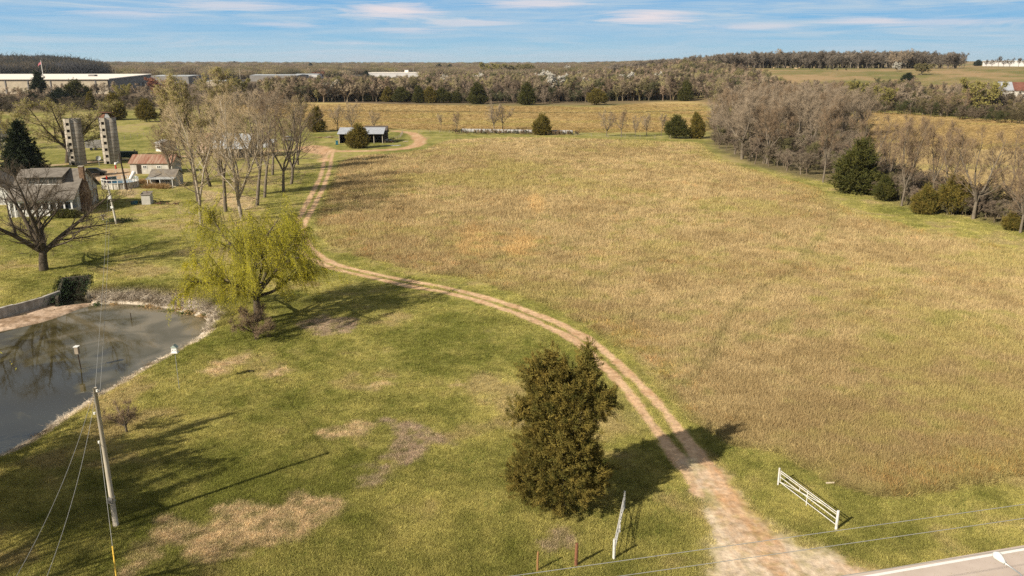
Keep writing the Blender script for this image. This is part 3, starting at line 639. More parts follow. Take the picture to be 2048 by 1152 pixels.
def willow(seed, H, R, nlimb=9, nstrand=1500, leafs=22, tr=.34, drop=2.4, ls=.12):
    rng = np.random.default_rng(seed)
    t0 = chain(rng, (0, 0, -.3), (.03, 0, 1), H*.24+.3, tr*1.3, tr*.95, 4, .05, 0); top = t0[0][-1]; l1 = []
    c0 = chain(rng, top-np.array([0, 0, .2]), (0.02, 0, 1), H*.66, tr*.8, .05, 8, .10, .03); l1.append(c0)
    for i in range(nlimb):
        az = 2*math.pi*(i+rng.random()*.6)/nlimb; el = .22+.85*((i*.382+.3) % 1)
        st = top*(.75+.35*rng.random()) if i % 2 else c0[0][1+i % 4]
        l1.append(chain(rng, st, (math.cos(az)*math.cos(el), math.sin(az)*math.cos(el), math.sin(el)), R*(.95+.3*rng.random()), tr*.55, .05, 8, .11, .02))
    l2 = []
    for c in l1:
        for j in range(9):
            t = .25+.75*(j+rng.random())/9; q = min(t, .999)*(len(c[0])-1); i = int(q); i2 = min(i+1, len(c[0])-1); p = c[0][i]+(c[0][i2]-c[0][i])*(q-i)
            l2.append(chain(rng, p, sidedir(rng, c[0][i2]-c[0][i], .8)+np.array([0, 0, .35]), R*.42*(.5+.8*rng.random()), max(.03, c[1][i]*.45), .018, 5, .14, .03))
    src = l2+[(c[0][4:], c[1][4:]) for c in l1]
    A = np.concatenate([c[0][1:-1] for c in src]); E = np.concatenate([c[0][2:] for c in src])
    k = rng.integers(0, len(A), nstrand); u = rng.random((nstrand, 1)); P = A[k]*(1-u)+E[k]*u
    out = unit(np.column_stack([P[:, 0], P[:, 1], np.zeros(nstrand)])+rng.normal(size=(nstrand, 3))*.8)
    hh = np.clip(P[:, 2]/H, .2, 1); dl = drop*(.45+.9*rng.random(nstrand))*(.7+.5*hh)*np.where(rng.random(nstrand) < .35, .4, 1)
    K = 6; pts = np.empty((nstrand, K+1, 3)); pts[:, 0] = P; d = unit(out*.9+np.array([0, 0, .5]))
    sway = np.array([.035, .02, 0])
    for j in range(K):
        d = unit(d+np.array([0, 0, -.62])+sway+rng.normal(size=d.shape)*.10); pts[:, j+1] = pts[:, j]+d*(dl/K)[:, None]
    pts[:, :, 2] = np.maximum(pts[:, :, 2], .7)
    strands = [(pts[i], np.linspace(.011, .004, K+1)) for i in range(nstrand)]
    n = nstrand*leafs; k = rng.integers(0, nstrand, n); q = rng.random(n)**.85*(K-.001); i = q.astype(int); w = (q-i)[:, None]
    Q = pts[k, i]*(1-w)+pts[k, i+1]*w+rng.normal(size=(n, 3))*.05
    D = unit(pts[k, i+1]-pts[k, i]+np.array([0, 0, -.2])+rng.normal(size=(n, 3))*.75)
    lf = blades(rng, Q, D, ls*(.6+.8*rng.random(n)), ls*.35)
    return dict(trunk=join(tubes([t0]+l1, 8)), crown=join(tubes(l2, 5), tubes(strands, 3)), foliage=join(lf), H=H)

VAR = {}; MESHES = {}
def variant(k):
    if k in VAR: return VAR[k]
    v = {
        'syc0': lambda: bare(1, 20, .23, .22, 3, .34, 9, .75, .34, .07, .11, 7, 5, 2600, .75, .011, low=3),
        'syc1': lambda: bare(2, 20, .22, .30, 2, .30, 11, .75, .33, .07, .11, 7, 5, 2600, .75, .011, low=2),
        'syc2': lambda: bare(3, 20, .24, .18, 4, .38, 8, .72, .32, .07, .11, 6, 5, 2600, .75, .011, low=2),
        'spread': lambda: bare(17, 13, .40, .19, 5, .72, 8, .80, .42, .04, .09, 8, 6, 7500, .60, .009, n2r=.45),
        'round0': lambda: bare(4, 12, .22, .22, 4, .50, 7, .72, .32, .06, .10, 7, 6, 4800, .7, .009),
        'round1': lambda: bare(5, 12, .20, .28, 3, .45, 8, .75, .32, .05, .10, 7, 6, 4800, .7, .009),
        'grove0': lambda: bare(6, 14, .16, .30, 3, .26, 8, .55, .24, .10, .08, 7, 5, 4800, .8, .009),
        'grove1': lambda: bare(7, 14, .15, .22, 4, .30, 7, .55, .25, .10, .08, 7, 5, 4800, .8, .009),
        'grove2': lambda: bare(8, 14, .17, .38, 2, .24, 10, .60, .24, .09, .08, 7, 5, 4500, .8, .009),
        'small': lambda: bare(9, 3.6, .11, .24, 5, .85, 6, .80, .34, .05, .14, 6, 5, 2200, .30, .006),
        'shrubby': lambda: bare(10, 3.0, .08, .22, 6, .80, 7, .80, .40, .05, .14, 7, 5, 2600, .30, .006),
        'blofar': lambda: with_buds(bare(11, 12, .2, .15, 4, .35, 8, .65, .30, .09, .07, 6, 4, 1500, .6, .012), 1, 5000, .50),
        'budfar': lambda: with_buds(bare(13, 13, .30, .2, 5, .55, 7, .72, .33, .05, .10, 7, 5, 5000, .7, .012), 3, 9000, .34),
        'blotree': lambda: with_buds(bare(11, 12, .2, .15, 4, .30, 8, .55, .26, .09, .07, 6, 4, 1500, .6, .012), 1, 16000, .24),
        'budtree': lambda: with_buds(bare(12, 20, .28, .30, 3, .26, 9, .60, .25, .10, .07, 6, 5, 5000, .8, .012), 2, 9000, .16),
        'budround': lambda: with_buds(bare(13, 13, .30, .2, 5, .55, 7, .72, .33, .05, .10, 7, 5, 5000, .7, .012), 3, 9000, .17),
        'far0': lambda: bare(20, 12, .18, .25, 4, .40, 5, .65, .30, .08, .09, 4, 2, 2600, 1.0, .028),
        'far1': lambda: bare(21, 12, .18, .20, 4, .50, 5, .65, .30, .07, .09, 4, 2, 2600, 1.0, .028),
        'far2': lambda: bare(22, 12, .18, .32, 3, .35, 6, .62, .28, .08, .09, 4, 2, 2600, 1.0, .028),
        'cone0': lambda: cedar(30, [(0, 0, 1.9, 2.2, 2.2, 1.7), (0, 0, 3.6, 1.8, 1.8, 1.9), (.1, 0, 5.4, 1.3, 1.3, 1.8), (0, 0, 7.0, .7, .7, 1.4)], 1500, 26, .26, .10, .36, 7),
        'cone1': lambda: cedar(31, [(0, 0, 2.0, 2.5, 2.5, 1.9), (.5, .2, 3.8, 1.9, 1.9, 1.8), (-.3, 0, 5.4, 1.4, 1.4, 1.5), (-.4, 0, 7.0, .6, .6, 1.1), (.7, 0, 6.2, .7, .7, 1.2)], 1500, 26, .26, .10, .38, 7),
        'blob0': lambda: cedar(32, [(0, 0, 2.0, 2.9, 2.7, 2.0), (-1.0, 0, 3.6, 1.9, 1.9, 1.6), (.8, .3, 4.4, 1.8, 1.8, 1.8), (.2, 0, 6.0, 1.0, 1.0, 1.3)], 1600, 26, .26, .10, .40, 6),
        'blob1': lambda: cedar(33, [(0, 0, 2.6, 3.0, 2.8, 1.7), (1.3, 0, 3.9, 1.9, 1.9, 1.6), (-1.2, .2, 4.4, 1.6, 1.6, 1.7), (.1, 0, 5.9, 1.2, 1.2, 1.4), (-2.4, 0, 2.2, 1.2, 1.2, 1.1)], 1600, 26, .26, .10, .40, 6),
        'spruce': lambda: cedar(34, [(0, 0, 1.6+i*.95, 3.1*(1-i/10.5), 3.1*(1-i/10.5), .75) for i in range(10)], 1900, 26, .34, .12, .40, 10, upb=.0),
        'bigcedar': lambda: cedar(35, [(-.35, 0, 2.2, 3.05, 2.7, 1.75), (-.45, 0, 3.7, 2.25, 2.3, 1.6), (-.45, .2, 4.9, 1.9, 2.1, 1.5), (-.1, 0, 6.5, 2.3, 2.0, 1.35), (1.6, -.2, 7.2, 1.25, 1.1, .75), (2.3, -.3, 7.1, .7, .7, .5), (-.4, 0, 7.7, 1.8, 1.5, 1.05),
                                        (-1.75, 0, 8.6, .60, .60, 1.2), (-1.0, .2, 9.0, .50, .50, 1.35), (-.25, 0, 8.7, .45, .45, 1.1), (1.2, 0, 9.1, .48, .48, 1.4), (1.1, 0, 8.2, .75, .65, .8), (.3, .1, 7.9, .7, .7, .6), (-2.2, -.2, 6.4, 1.0, .9, .55), (-2.2, -.4, 2.2, 1.2, 1.2, 1.0), (1.3, -.6, 2.9, 1.3, 1.3, 1.3)],
                                   2300, 84, .17, .036, .27, 7.4, .2, .35),
        'willow0': lambda: willow(40, 11.6, 6.9, nlimb=14, nstrand=4600, leafs=28),
        'willow1': lambda: willow(41, 12.0, 8.0, nlimb=13, nstrand=6500, leafs=26, drop=3.2, ls=.19),
    }[k](); VAR[k] = v; return v
def tmesh(k, part, m):
    key = (k, part, m.name)
    if key not in MESHES:
        V, F = variant(k)[part]; MESHES[key] = mesh_np(part if part != 'foliage' else 'leaves', V, F, m)
    return MESHES[key]
def tree(name, k, x, y, h, label, cat='tree', group=None, trunk=bark, crown=twig, leaf=None, wide=1.0, rot=None, z=None, tilt=0):
    v = variant(k); s = h/v['H']; rot = random.random()*6.28 if rot is None else rot
    o = thing(name, label, cat, (x, y, tz(x, y) if z is None else z), (tilt, 0, rot), group, (s*wide, s*wide, s))
    link('trunk', tmesh(k, 'trunk', trunk), o)
    if 'crown' in v: link('crown', tmesh(k, 'crown', crown), o)
    if 'foliage' in v: link('foliage' if 'crown' in v else 'crown', tmesh(k, 'foliage', leaf or crown), o)
    return o
random.seed(7)
def treepx(name, k, px, py, top, label, **kw):
    x, y, z = GT(px, py); return tree(name, k, x, y, HT(px, py, top), label, z=z-.05, **kw)

# big cedar by the entrance
treepx('cedar_tree', 'bigcedar', 1128, 1012, 687, 'tall rusty green cedar with several ragged tips beside the gravel drive', trunk=barkdark, crown=cedarm, rot=0.0)
treepx('willow_tree', 'willow0', 517, 642, 413, 'wide yellow green willow at the right end of the pond', trunk=barkdark, crown=budolive, leaf=willowm, rot=.4, wide=1.0)
x, y = -36.6, 38.2
tree('willow_tree', 'willow1', x, y, 10.0, 'willow at the lower left edge, its yellow green strands hanging by the pond bank', trunk=barkdark, crown=budolive, leaf=willowm, rot=1.0)
tree('bare_tree', 'spread', -32.5, 28.0, 12.5, 'leafless tree standing just past the lower left corner, throwing a long shadow over the lawn', trunk=barkdark, crown=twigdark, rot=2.0)
treepx('bare_tree', 'spread', 88, 542, 306, 'old spreading leafless tree with dark limbs above the pond wall', trunk=barkdark, crown=twigdark, rot=2.4, wide=1.12)
treepx('small_tree', 'small', 254, 866, 800, 'small leafless fruit tree on the lawn near the utility pole', trunk=bark, crown=twig)
treepx('small_tree', 'shrubby', 512, 679, 608, 'small twiggy bare tree in front of the willow', trunk=barkdark, crown=twig, wide=.95)
treepx('spruce_tree', 'spruce', 52, 362, 242, 'dark conical evergreen behind the grey roofed house', trunk=barkdark, crown=sprucem, wide=1.25)
treepx('blossom_tree', 'blotree', -12, 345, 226, 'white flowering tree at the left edge of the picture', trunk=bark, crown=twig, leaf=blossom)
treepx('budding_tree', 'budround', 30, 300, 212, 'bright yellow green budding tree behind the dark conical evergreen', trunk=bark, crown=twig, leaf=budgreen)
treepx('budding_tree', 'budround', 134, 326, 180, 'broad grey green budding tree leaning round the left silo', trunk=barkdark, crown=twiggrey, leaf=budgreen, wide=1.3, rot=.8)
treepx('cedar_tree', 'blob0', 232, 240, 188, 'dark rounded cedar behind the silo with the broken cap', trunk=barkdark, crown=cedarm)
treepx('cedar_tree', 'cone0', 183, 220, 184, 'dark cedar just left of the silo with the broken cap', trunk=barkdark, crown=cedarm)
treepx('cedar_tree', 'blob1', 294, 244, 200, 'broad cedar with a short visible trunk in the green paddock', trunk=barkdark, crown=cedarm)
treepx('cedar_tree', 'cone1', 333, 243, 202, 'cedar partly hidden by bare branches at the paddock edge', trunk=barkdark, crown=cedarm)
treepx('cedar_tree', 'cone1', 634, 264, 214, 'conical cedar left of the tin roofed pole barn', trunk=barkdark, crown=cedarm, wide=1.1)
treepx('cedar_tree', 'blob0', 716, 296, 249, 'cedar standing in front of the tin roofed pole barn', trunk=barkdark, crown=cedarm, wide=1.15)
treepx('cedar_tree', 'blob0', 1083, 270, 229, 'cedar rising out of the row of wrapped bales', trunk=barkdark, crown=cedarm, wide=1.15)
treepx('cedar_tree', 'blob1', 1352, 277, 232, 'wide low cedar at the far edge of the big field', trunk=barkdark, crown=cedarg, wide=1.15)
treepx('cedar_tree', 'cone1', 1392, 277, 226, 'brownish cedar tucked behind the wide low cedar', trunk=barkdark, crown=cedarm)
treepx('cedar_tree', 'blob0', 1370, 202, 163, 'isolated cedar at the right end of the far golden field', trunk=barkdark, crown=cedarg)
treepx('cedar_tree', 'cone1', 1712, 386, 280, 'large cedar at the corner where the grove meets the field', trunk=barkdark, crown=cedarg, wide=1.3)
treepx('cedar_tree', 'blob1', 1766, 402, 352, 'low spreading cedar right of the large corner cedar', trunk=barkdark, crown=cedarg)
treepx('cedar_tree', 'blob0', 1846, 428, 372, 'rusty low cedar among the bare trees by the field', trunk=barkdark, crown=cedarm)
treepx('cedar_tree', 'blob1', 1902, 428, 352, 'bushy cedar with bare trunks growing through it', trunk=barkdark, crown=cedarm)
treepx('cedar_tree', 'blob1', 2020, 462, 425, 'low cedar bush at the right edge of the picture', trunk=barkdark, crown=cedarm)
# rows of bare trees
for (k, px, py, top, lab, tr_, cr_, lf) in (
    ('syc0', 402, 449, 205, 'tall bare tree with a pale slanting upper trunk, nearest of the farmyard row', barkpale, twigtan, None),
    ('syc1', 452, 424, 170, 'tall bare twin stemmed tree left of the willow top', bark, twigtan, None),
    ('syc2', 486, 442, 178, 'bare tree with white crooked lower boughs rising behind the willow', barkpale, twigtan, None),
    ('syc1', 514, 411, 172, 'bare tree with a white drooping limb just above the willow', bark, twiggrey, None),
    ('syc0', 567, 384, 190, 'straight bare tree beside the dirt track, leftmost of the pair by the bend', bark, twiggrey, None),
    ('syc2', 582, 369, 178, 'bare tree closest to the dirt track', bark, twig, None),
    ('syc1', 529, 395, 188, 'slim bare tree behind the white limbed ones', bark, twig, None),
    ('syc2', 421, 373, 160, 'stout bare tree in the middle of the yard lawn', barkdark, twiggrey, None),
    ('budtree', 398, 404, 152, 'dark trunked tree with a bough arching right, yellow buds on top', barkdark, twigtan, budgreen),
    ('budtree', 440, 352, 138, 'tallest tree of the farmyard with yellow green budding top', bark, twigtan, budgreen),
    ('syc0', 500, 345, 165, 'bare tree rising behind the grey tin barn', bark, twiggrey, None),
    ('syc1', 545, 350, 176, 'bare tree between the grey tin barn and the track', bark, twig, None),
    ('budtree', 596, 330, 196, 'thin budding tree nearest the bare dirt yard', bark, twigtan, budolive),
    ('round1', 345, 370, 245, 'shaggy bare tree beside the small grey shed', bark, twig, None),
    ('grove0', 362, 330, 215, 'small bare tree behind the rusty roofed garage', bark, twigtan, None)):
    treepx('bare_tree' if lf is None else 'budding_tree', k, px, py, top-6, lab, wide=1.15, trunk=tr_, crown=cr_, leaf=lf, cat='tree', group='tall trees of the farmyard')
for (k, px, py, top, lab) in (
    ('round0', 704, 262, 203, 'twiggy bare tree behind the left half of the pole barn'), ('round1', 676, 262, 212, 'thin bare tree left of the pole barn'), ('round1', 748, 262, 222, 'small bare tree behind the right half of the pole barn'),
    ('grove2', 881, 264, 228, 'faint thin bare tree left of the wrapped bales'), ('round1', 914, 264, 224, 'reddish bare tree at the left end of the wrapped bales'),
    ('round0', 988, 262, 204, 'wider of the two bare trees behind the wrapped bales'), ('round1', 1005, 261, 210, 'narrower of the two bare trees behind the wrapped bales'),
    ('round0', 1213, 273, 222, 'leftmost bare tree of the fence line right of the bales'), ('round1', 1243, 275, 220, 'dense rounded bare tree second in the fence line'),
    ('grove1', 1270, 275, 232, 'slender bare tree third in the fence line'), ('round1', 1293, 273, 228, 'bushy bare tree fourth in the fence line'), ('grove2', 1322, 273, 228, 'bare tree touching the wide low cedar')):
    treepx('bare_tree', k, px, py, top, lab, crown=twig if 'reddish' in lab or 'dense' in lab else twiggrey, group='bare trees along the back fence line')
for (k, px, py, top, lab) in (
    ('grove0', 1646, 365, 220, 'bare tree at the near corner of the grove beside the large cedar'), ('round0', 1735, 372, 228, 'bare tree rising behind the large corner cedar'),
    ('grove1', 1803, 412, 236, 'reddish bare tree between the low cedars'), ('grove2', 1826, 405, 240, 'tall bare tree with a crooked dark fork between the low cedars'),
    ('grove0', 1866, 412, 248, 'bare tree above the rusty low cedar'), ('round1', 1893, 424, 262, 'bare tree leaning left from the bushy cedar'), ('round0', 1946, 438, 262, 'lone bare tree with a thick pale trunk at the field corner'),
    ('syc1', 2014, 400, 244, 'tall pale bare tree near the right edge'), ('round1', 2040, 466, 330, 'bare tree cut by the right edge of the picture'), ('round0', 2030, 440, 300, 'spreading bare tree behind the one cut by the right edge'),
    ('grove1', 1775, 380, 250, 'thin bare tree right of the large corner cedar')):
    treepx('bare_tree', k, px, py, top, lab, crown=twig, trunk=bark, group='bare trees along the right side of the field')
# the dense grove
GV = GP([(1425, 292), (1500, 326), (1640, 360), (1690, 368), (1735, 330), (1735, 268), (1660, 232), (1520, 230), (1420, 248)])
rng = np.random.default_rng(5); pts = []
while len(pts) < 62:
    p = GV.min(0)+rng.random(2)*(GV.max(0)-GV.min(0))
    if inside(np.array([p[0]]), np.array([p[1]]), GV)[0] and all(np.hypot(*(p-q)) > 4.5 for q in pts): pts.append(p)
for i, p in enumerate(pts):
    tree('bare_tree', ('grove0', 'grove1', 'grove2', 'round1')[i % 4], p[0], p[1], 13.5+3.5*rng.random(), 'grey leafless tree of the dense grove between the big field and the right field', group='trees of the dense grove', crown=(twiggrey, twiggrey, twig)[i % 3], wide=1.1+.4*rng.random())
# ---------------------------------------------------------------- far trees, one by one along every edge, and the woods behind them
FCOL = {'grey': twiggrey, 'brown': twig, 'dark': twigdark, 'olive': budolive, 'green': budgreen, 'red': budred}
def edge_trees(n, line, depth, h0, h1, label, group, cols, seed, kinds=('far0', 'far1', 'far2'), wide=(1.0, 1.5)):
    """trees strung along a pixel line on the ground, up to depth metres behind it"""
    rng = np.random.default_rng(seed); P = [GT(*p)[:2] for p in line]; P = np.array(P); seg = np.linalg.norm(np.diff(P, axis=0), axis=1); cum = np.concatenate([[0], np.cumsum(seg)])
    for i in range(n):
        s = (i+rng.random())/n*cum[-1]; k = min(np.searchsorted(cum, s)-1, len(seg)-1); k = max(k, 0); p = P[k]+(P[k+1]-P[k])*(s-cum[k])/seg[k]
        q = p*(1+depth*rng.random()/np.linalg.norm(p)); cc = cols[rng.integers(len(cols))]
        lab, col = (label.replace('*', cc[0]), cc[1]); kd = kinds[rng.integers(len(kinds))]
        lf = None
        if cc[0] == 'budding': kd = 'budround'; lf = FCOL[col]
        tree('bare_tree' if lf is None else 'budding_tree', kd, q[0], q[1], h0+(h1-h0)*rng.random(), lab, group=group, crown=FCOL[col] if lf is None else twig, leaf=lf, wide=wide[0]+(wide[1]-wide[0])*rng.random())
edge_trees(62, [(600, 198), (850, 202), (1100, 203), (1300, 197), (1400, 196)], 45, 9, 13.5, '* leafless tree at the near edge of the wood behind the far golden field', 'trees at the edge of the wood', (('brown', 'brown'), ('grey', 'grey'), ('brown', 'brown'), ('olive twigged', 'olive')), 1)
edge_trees(42, [(1690, 224), (1800, 226), (1900, 234), (1980, 240), (2060, 246)], 45, 9, 14.5, '* tree in the band beyond the right hand field', 'trees beyond the right hand field', (('brown leafless', 'brown'), ('grey leafless', 'grey'), ('budding', 'olive'), ('dark leafless', 'dark')), 2)
edge_trees(40, [(-40, 214), (100, 210), (230, 204), (330, 202), (440, 198), (620, 200)], 70, 8, 12, '* leafless tree in the belt before the warehouses', 'trees in the belt before the warehouses', (('dark', 'dark'), ('brown', 'brown'), ('grey', 'grey'), ('olive twigged', 'olive')), 3, wide=(1.2, 1.8))
edge_trees(40, [(1235, 139), (1380, 137), (1500, 137), (1650, 136), (1780, 140), (1880, 142)], 60, 14, 20, 'grey leafless tree on the hilltop behind the pasture', 'trees along the hilltop', (('grey', 'grey'),), 4, wide=(1.1, 1.6))
for (k, px, py, top, lab, cr_, wd) in (
    ('cone0', 700, 200, 168, 'cedar third from the left in the row along the wood', cedarg, 1.2), ('blob0', 738, 203, 178, 'low wide cedar in the row along the wood, left of the white warehouse', cedarg, 1.3),
    ('cone1', 776, 204, 176, 'cedar below the white warehouse, left one of a pair', cedarm, 1.2), ('blob1', 803, 205, 177, 'cedar below the white warehouse, right one of a pair', cedarg, 1.2),
    ('cone0', 838, 206, 174, 'cedar left of the overlapping cedar trio', cedarg, 1.2), ('blob0', 862, 206, 176, 'middle cedar of the overlapping trio', cedarm, 1.1), ('blob1', 884, 206, 179, 'rightmost cedar of the overlapping trio', cedarg, 1.2),
    ('blob0', 911, 206, 185, 'small cedar between the trio and the tall cedar', cedarg, 1.2), ('cone1', 955, 208, 168, 'tall cedar with white blossom rising behind it', cedarg, 1.25), ('cone0', 1054, 210, 168, 'tall dark conical cedar in the middle of the wood edge', cedarg, 1.25),
    ('blob1', 1193, 210, 180, 'rounded cedar at the wood edge right of the middle', cedarm, 1.2), ('blob0', 1215, 190, 162, 'cedar set back in the wood behind the rounded one', cedarg, 1.2), ('cone1', 608, 200, 180, 'cedar at the left end of the wood edge', cedarg, 1.3),
    ('blob0', 1710, 218, 168, 'large dark evergreen at the left end of the band beyond the right field', sprucem, 1.2), ('blob1', 1830, 222, 190, 'dark cedar low in the band beyond the right field', cedarg, 1.2),
    ('spruce', 83, 205, 146, 'spiky conifer standing up before the white roofed warehouse', sprucem, 1.15), ('blob0', 158, 205, 163, 'olive evergreen before the grey warehouse wall', cedarg, 1.2), ('blob1', 122, 210, 180, 'dark bush like evergreen right of the spiky conifer', sprucem, 1.5),
    ('cone0', 733, 164, 144, 'dark pine beside the left end of the white warehouse', sprucem, 1.2), ('blob0', 470, 132, 125, 'round dark evergreen far off above the grey roofs', sprucem, 1.4), ('cone0', 622, 140, 128, 'far dark evergreen right of the distant houses', sprucem, 1.3),
    ('cone1', 878, 146, 130, 'left far pine against the horizon over the wood', sprucem, 1.3), ('cone0', 900, 146, 131, 'right far pine against the horizon over the wood', sprucem, 1.5),
    ('blob1', 1815, 165, 148, 'small dark evergreen below the hill pasture', sprucem, 1.3), ('blob0', 1955, 132, 122, 'dark bush at the end of the hilltop trees', sprucem, 1.4)):
    treepx('evergreen_tree' if cr_ is sprucem else 'cedar_tree', k, px, py, top-2, lab, trunk=barkdark, crown=cr_, wide=wd*1.15, group='evergreens of the distance')
for (px, py, top, lab, wd) in (
    (664, 202, 168, 'white flowering tree at the left end of the wood, standing in front', 1.3), (889, 190, 158, 'white flowering tree left of the tall cedar', .8), (896, 196, 166, 'white flowering tree just below its taller neighbour', .7), (957, 182, 154, 'white flowering tree rising behind the tall cedar', 1.0),
    (1060, 188, 163, 'white flowering tree just right of the dark conical cedar', .8), (1078, 182, 155, 'narrow white flowering tree between two others', .7), (1090, 180, 148, 'highest white flowering tree of the middle group', .8), (1112, 200, 155, 'big white flowering tree of the middle group', 1.0), (1126, 188, 156, 'white flowering tree behind the big one of the middle group', .7),
    (1155, 172, 152, 'small white flowering tree deep in the wood', .7), (1176, 196, 164, 'white flowering tree left of the rounded cedar', .8), (1136, 150, 137, 'farthest white flowering tree near the skyline', 1.0), (1252, 184, 153, 'broad white flowering tree in the right half of the wood', 1.2), (1263, 180, 156, 'white flowering tree touching the broad one', .8),
    (1312, 184, 153, 'narrow white flowering tree right of the broad one', .8), (1372, 170, 153, 'white flowering tree behind the isolated cedar', .9), (1476, 166, 158, 'white flowering tree above the dense grove', 1.5), (1510, 150, 146, 'pale flowering tree at the foot of the pasture', 1.6), (1794, 141, 130, 'white flowering tree at the top of the pasture', 1.2), (1452, 152, 141, 'pale flowering tree where the wood meets the pasture', 1.5)):
    treepx('blossom_tree', 'blofar', px, py+2, top-5, lab, crown=twig, leaf=blossom, wide=wd*1.35, group='white flowering trees of the wood')
for (px, py, top, lab, lf, wd) in (
    (979, 160, 121, 'pale green budding tree breaking the skyline', budgreen, 1.3), (1045, 160, 124, 'olive budding tree right of the pale green skyline tree', budolive, 2.0), (1950, 236, 148, 'tall yellow green budding tree in the band beyond the right field', budgreen, 1.0),
    (1700, 222, 155, 'yellow green budding tree above the dark evergreen', budgreen, .8), (1762, 222, 166, 'olive green budding tree in the band beyond the right field', budgreen, .8), (1842, 150, 124, 'broad olive budding tree at the right end of the pasture', budolive, 1.6),
    (322, 200, 150, 'reddish budding tree before the grey warehouse end', budred, 1.3), (250, 205, 163, 'pale olive budding tree before the grey warehouse', budgreen, .9), (355, 200, 160, 'olive budding tree right of the reddish one', budolive, 1.2), (640, 160, 141, 'pink red budding tree beside the far metal buildings', budred, 1.2),
    (575, 197, 150, 'orange tinged budding tree behind the farmyard row', budred, 1.0), (540, 197, 152, 'tan budding tree behind the farmyard row', budolive, 1.1), (478, 196, 150, 'yellowish budding tree behind the farmyard row', budgreen, 1.0), (106, 146, 141, 'small olive tree before the wooded hill', budolive, 2.0)):
    treepx('budding_tree', 'budfar', px, py, top, lab, crown=twig, leaf=lf, wide=wd, group='budding trees of the distance')

def scatter(name, P, scl, rot, idx, col, protos):
    me = bpy.data.meshes.new(name); n = len(P); me.vertices.add(n); me.vertices.foreach_set('co', np.asarray(P, np.float32).ravel())
    for nm, ty, dat, fld in (('scl', 'FLOAT_VECTOR', scl, 'vector'), ('rot', 'FLOAT_VECTOR', rot, 'vector'), ('idx', 'INT', idx, 'value'), ('col', 'FLOAT_COLOR', np.column_stack([col, np.ones(n)]), 'color')):
        a = me.attributes.new(nm, ty, 'POINT'); a.data.foreach_set(fld, np.asarray(dat, np.int32 if ty == 'INT' else np.float32).ravel())
    me.update(); o = link(name, me); o['kind'] = 'stuff'
    g = bpy.data.node_groups.new(name, 'GeometryNodeTree'); g.interface.new_socket('Geometry', in_out='INPUT', socket_type='NodeSocketGeometry'); g.interface.new_socket('Geometry', in_out='OUTPUT', socket_type='NodeSocketGeometry')
    gi = N(g, 'NodeGroupInput'); go = N(g, 'NodeGroupOutput'); ip = N(g, 'GeometryNodeInstanceOnPoints'); jn = N(g, 'GeometryNodeJoinGeometry')
    for pme in protos:
        ob = bpy.data.objects.new(pme.name, pme); oi = N(g, 'GeometryNodeObjectInfo'); oi.inputs['Object'].default_value = ob; oi.inputs['As Instance'].default_value = True; L(g, oi.outputs['Geometry'], jn.inputs[0])
    def at(nm, ty):
        a = N(g, 'GeometryNodeInputNamedAttribute'); a.data_type = ty; a.inputs[0].default_value = nm; return a.outputs[0]
    L(g, gi.outputs[0], ip.inputs['Points']); L(g, jn.outputs[0], ip.inputs['Instance']); ip.inputs['Pick Instance'].default_value = True
    L(g, at('idx', 'INT'), ip.inputs['Instance Index']); L(g, at('rot', 'FLOAT_VECTOR'), ip.inputs['Rotation']); L(g, at('scl', 'FLOAT_VECTOR'), ip.inputs['Scale']); L(g, ip.outputs[0], go.inputs[0])
    md = o.modifiers.new('scatter', 'NODES'); md.node_group = g
    return o
def wildmesh(k, name):
    v = variant(k); V1, F1 = v['trunk']; V2, F2 = v['crown']
    fs = []
    for f in F1: fs.append(f)
    for f in F2: fs.append(f+len(V1))
    return mesh_np(name, np.concatenate([V1, V2])/12.0, fs, treei)
rng0 = np.random.default_rng(50)
def puff(seed, n, sz):
    """a far crown: many short upswept twig tips through a rounded volume"""
    r = np.random.default_rng(seed); d = unit(r.normal(size=(n, 3))); rr = r.random((n, 1))**.33; P = d*rr*np.array([.46, .46, .36])+np.array([0, 0, .62]); P[:, 2] += .10*r.normal(size=n)*(r.random(n) < .3)
    a = cones(r, P, d*.6+np.array([0, 0, .9])+r.normal(size=(n, 3))*.3, sz*(.5+r.random(n)), .010); b = tubes([(np.array([[0, 0, 0.], [.01, 0, .3], [0, .02, .7]]), np.array([.02, .015, .008]))], 5)
    V, F = join(a, b); return mesh_np('wood_tree', V, F, treei)
FARP = [wildmesh('far0', 'wood_tree'), wildmesh('far1', 'wood_tree'), wildmesh('far2', 'wood_tree')]; PUFF = [puff(s, 420, .17) for s in (1, 2, 3)]
WCOL = np.array([(.25, .19, .14), (.225, .17, .12), (.28, .205, .145), (.30, .24, .16), (.24, .21, .095), (.17, .13, .09), (.27, .23, .12), (.10, .10, .05)])
def plant_wood(name, label, test, n, r0, r1, a0, a1, h0, h1, seed, pr, cols=WCOL, w=(1.0, 1.5), q=1.0):
    rng = np.random.default_rng(seed); a = a0+(a1-a0)*rng.random(n); u = rng.random(n); r = (r0**(-q)+(r1**(-q)-r0**(-q))*u)**(-1/q) if q else r0*(r1/r0)**u
    y = r/np.sqrt(1+a*a); x = a*y; k = test(x, y, r, a, rng); x, y, r = x[k], y[k], r[k]; m = len(x)
    h = h0+(h1-h0)*rng.random(m); s = h; ww = w[0]+(w[1]-w[0])*rng.random(m)
    c = cols[rng.integers(len(cols), size=m)]*(.55+.85*rng.random((m, 1)))
    o = scatter(name, np.column_stack([x, y, ter(x, y)-.2]), np.column_stack([s*ww, s*ww, s]), np.column_stack([np.zeros(m), np.zeros(m), rng.random(m)*6.28]), rng.integers(len(pr), size=m), c, pr)
    tag(o, label, 'wood'); return o
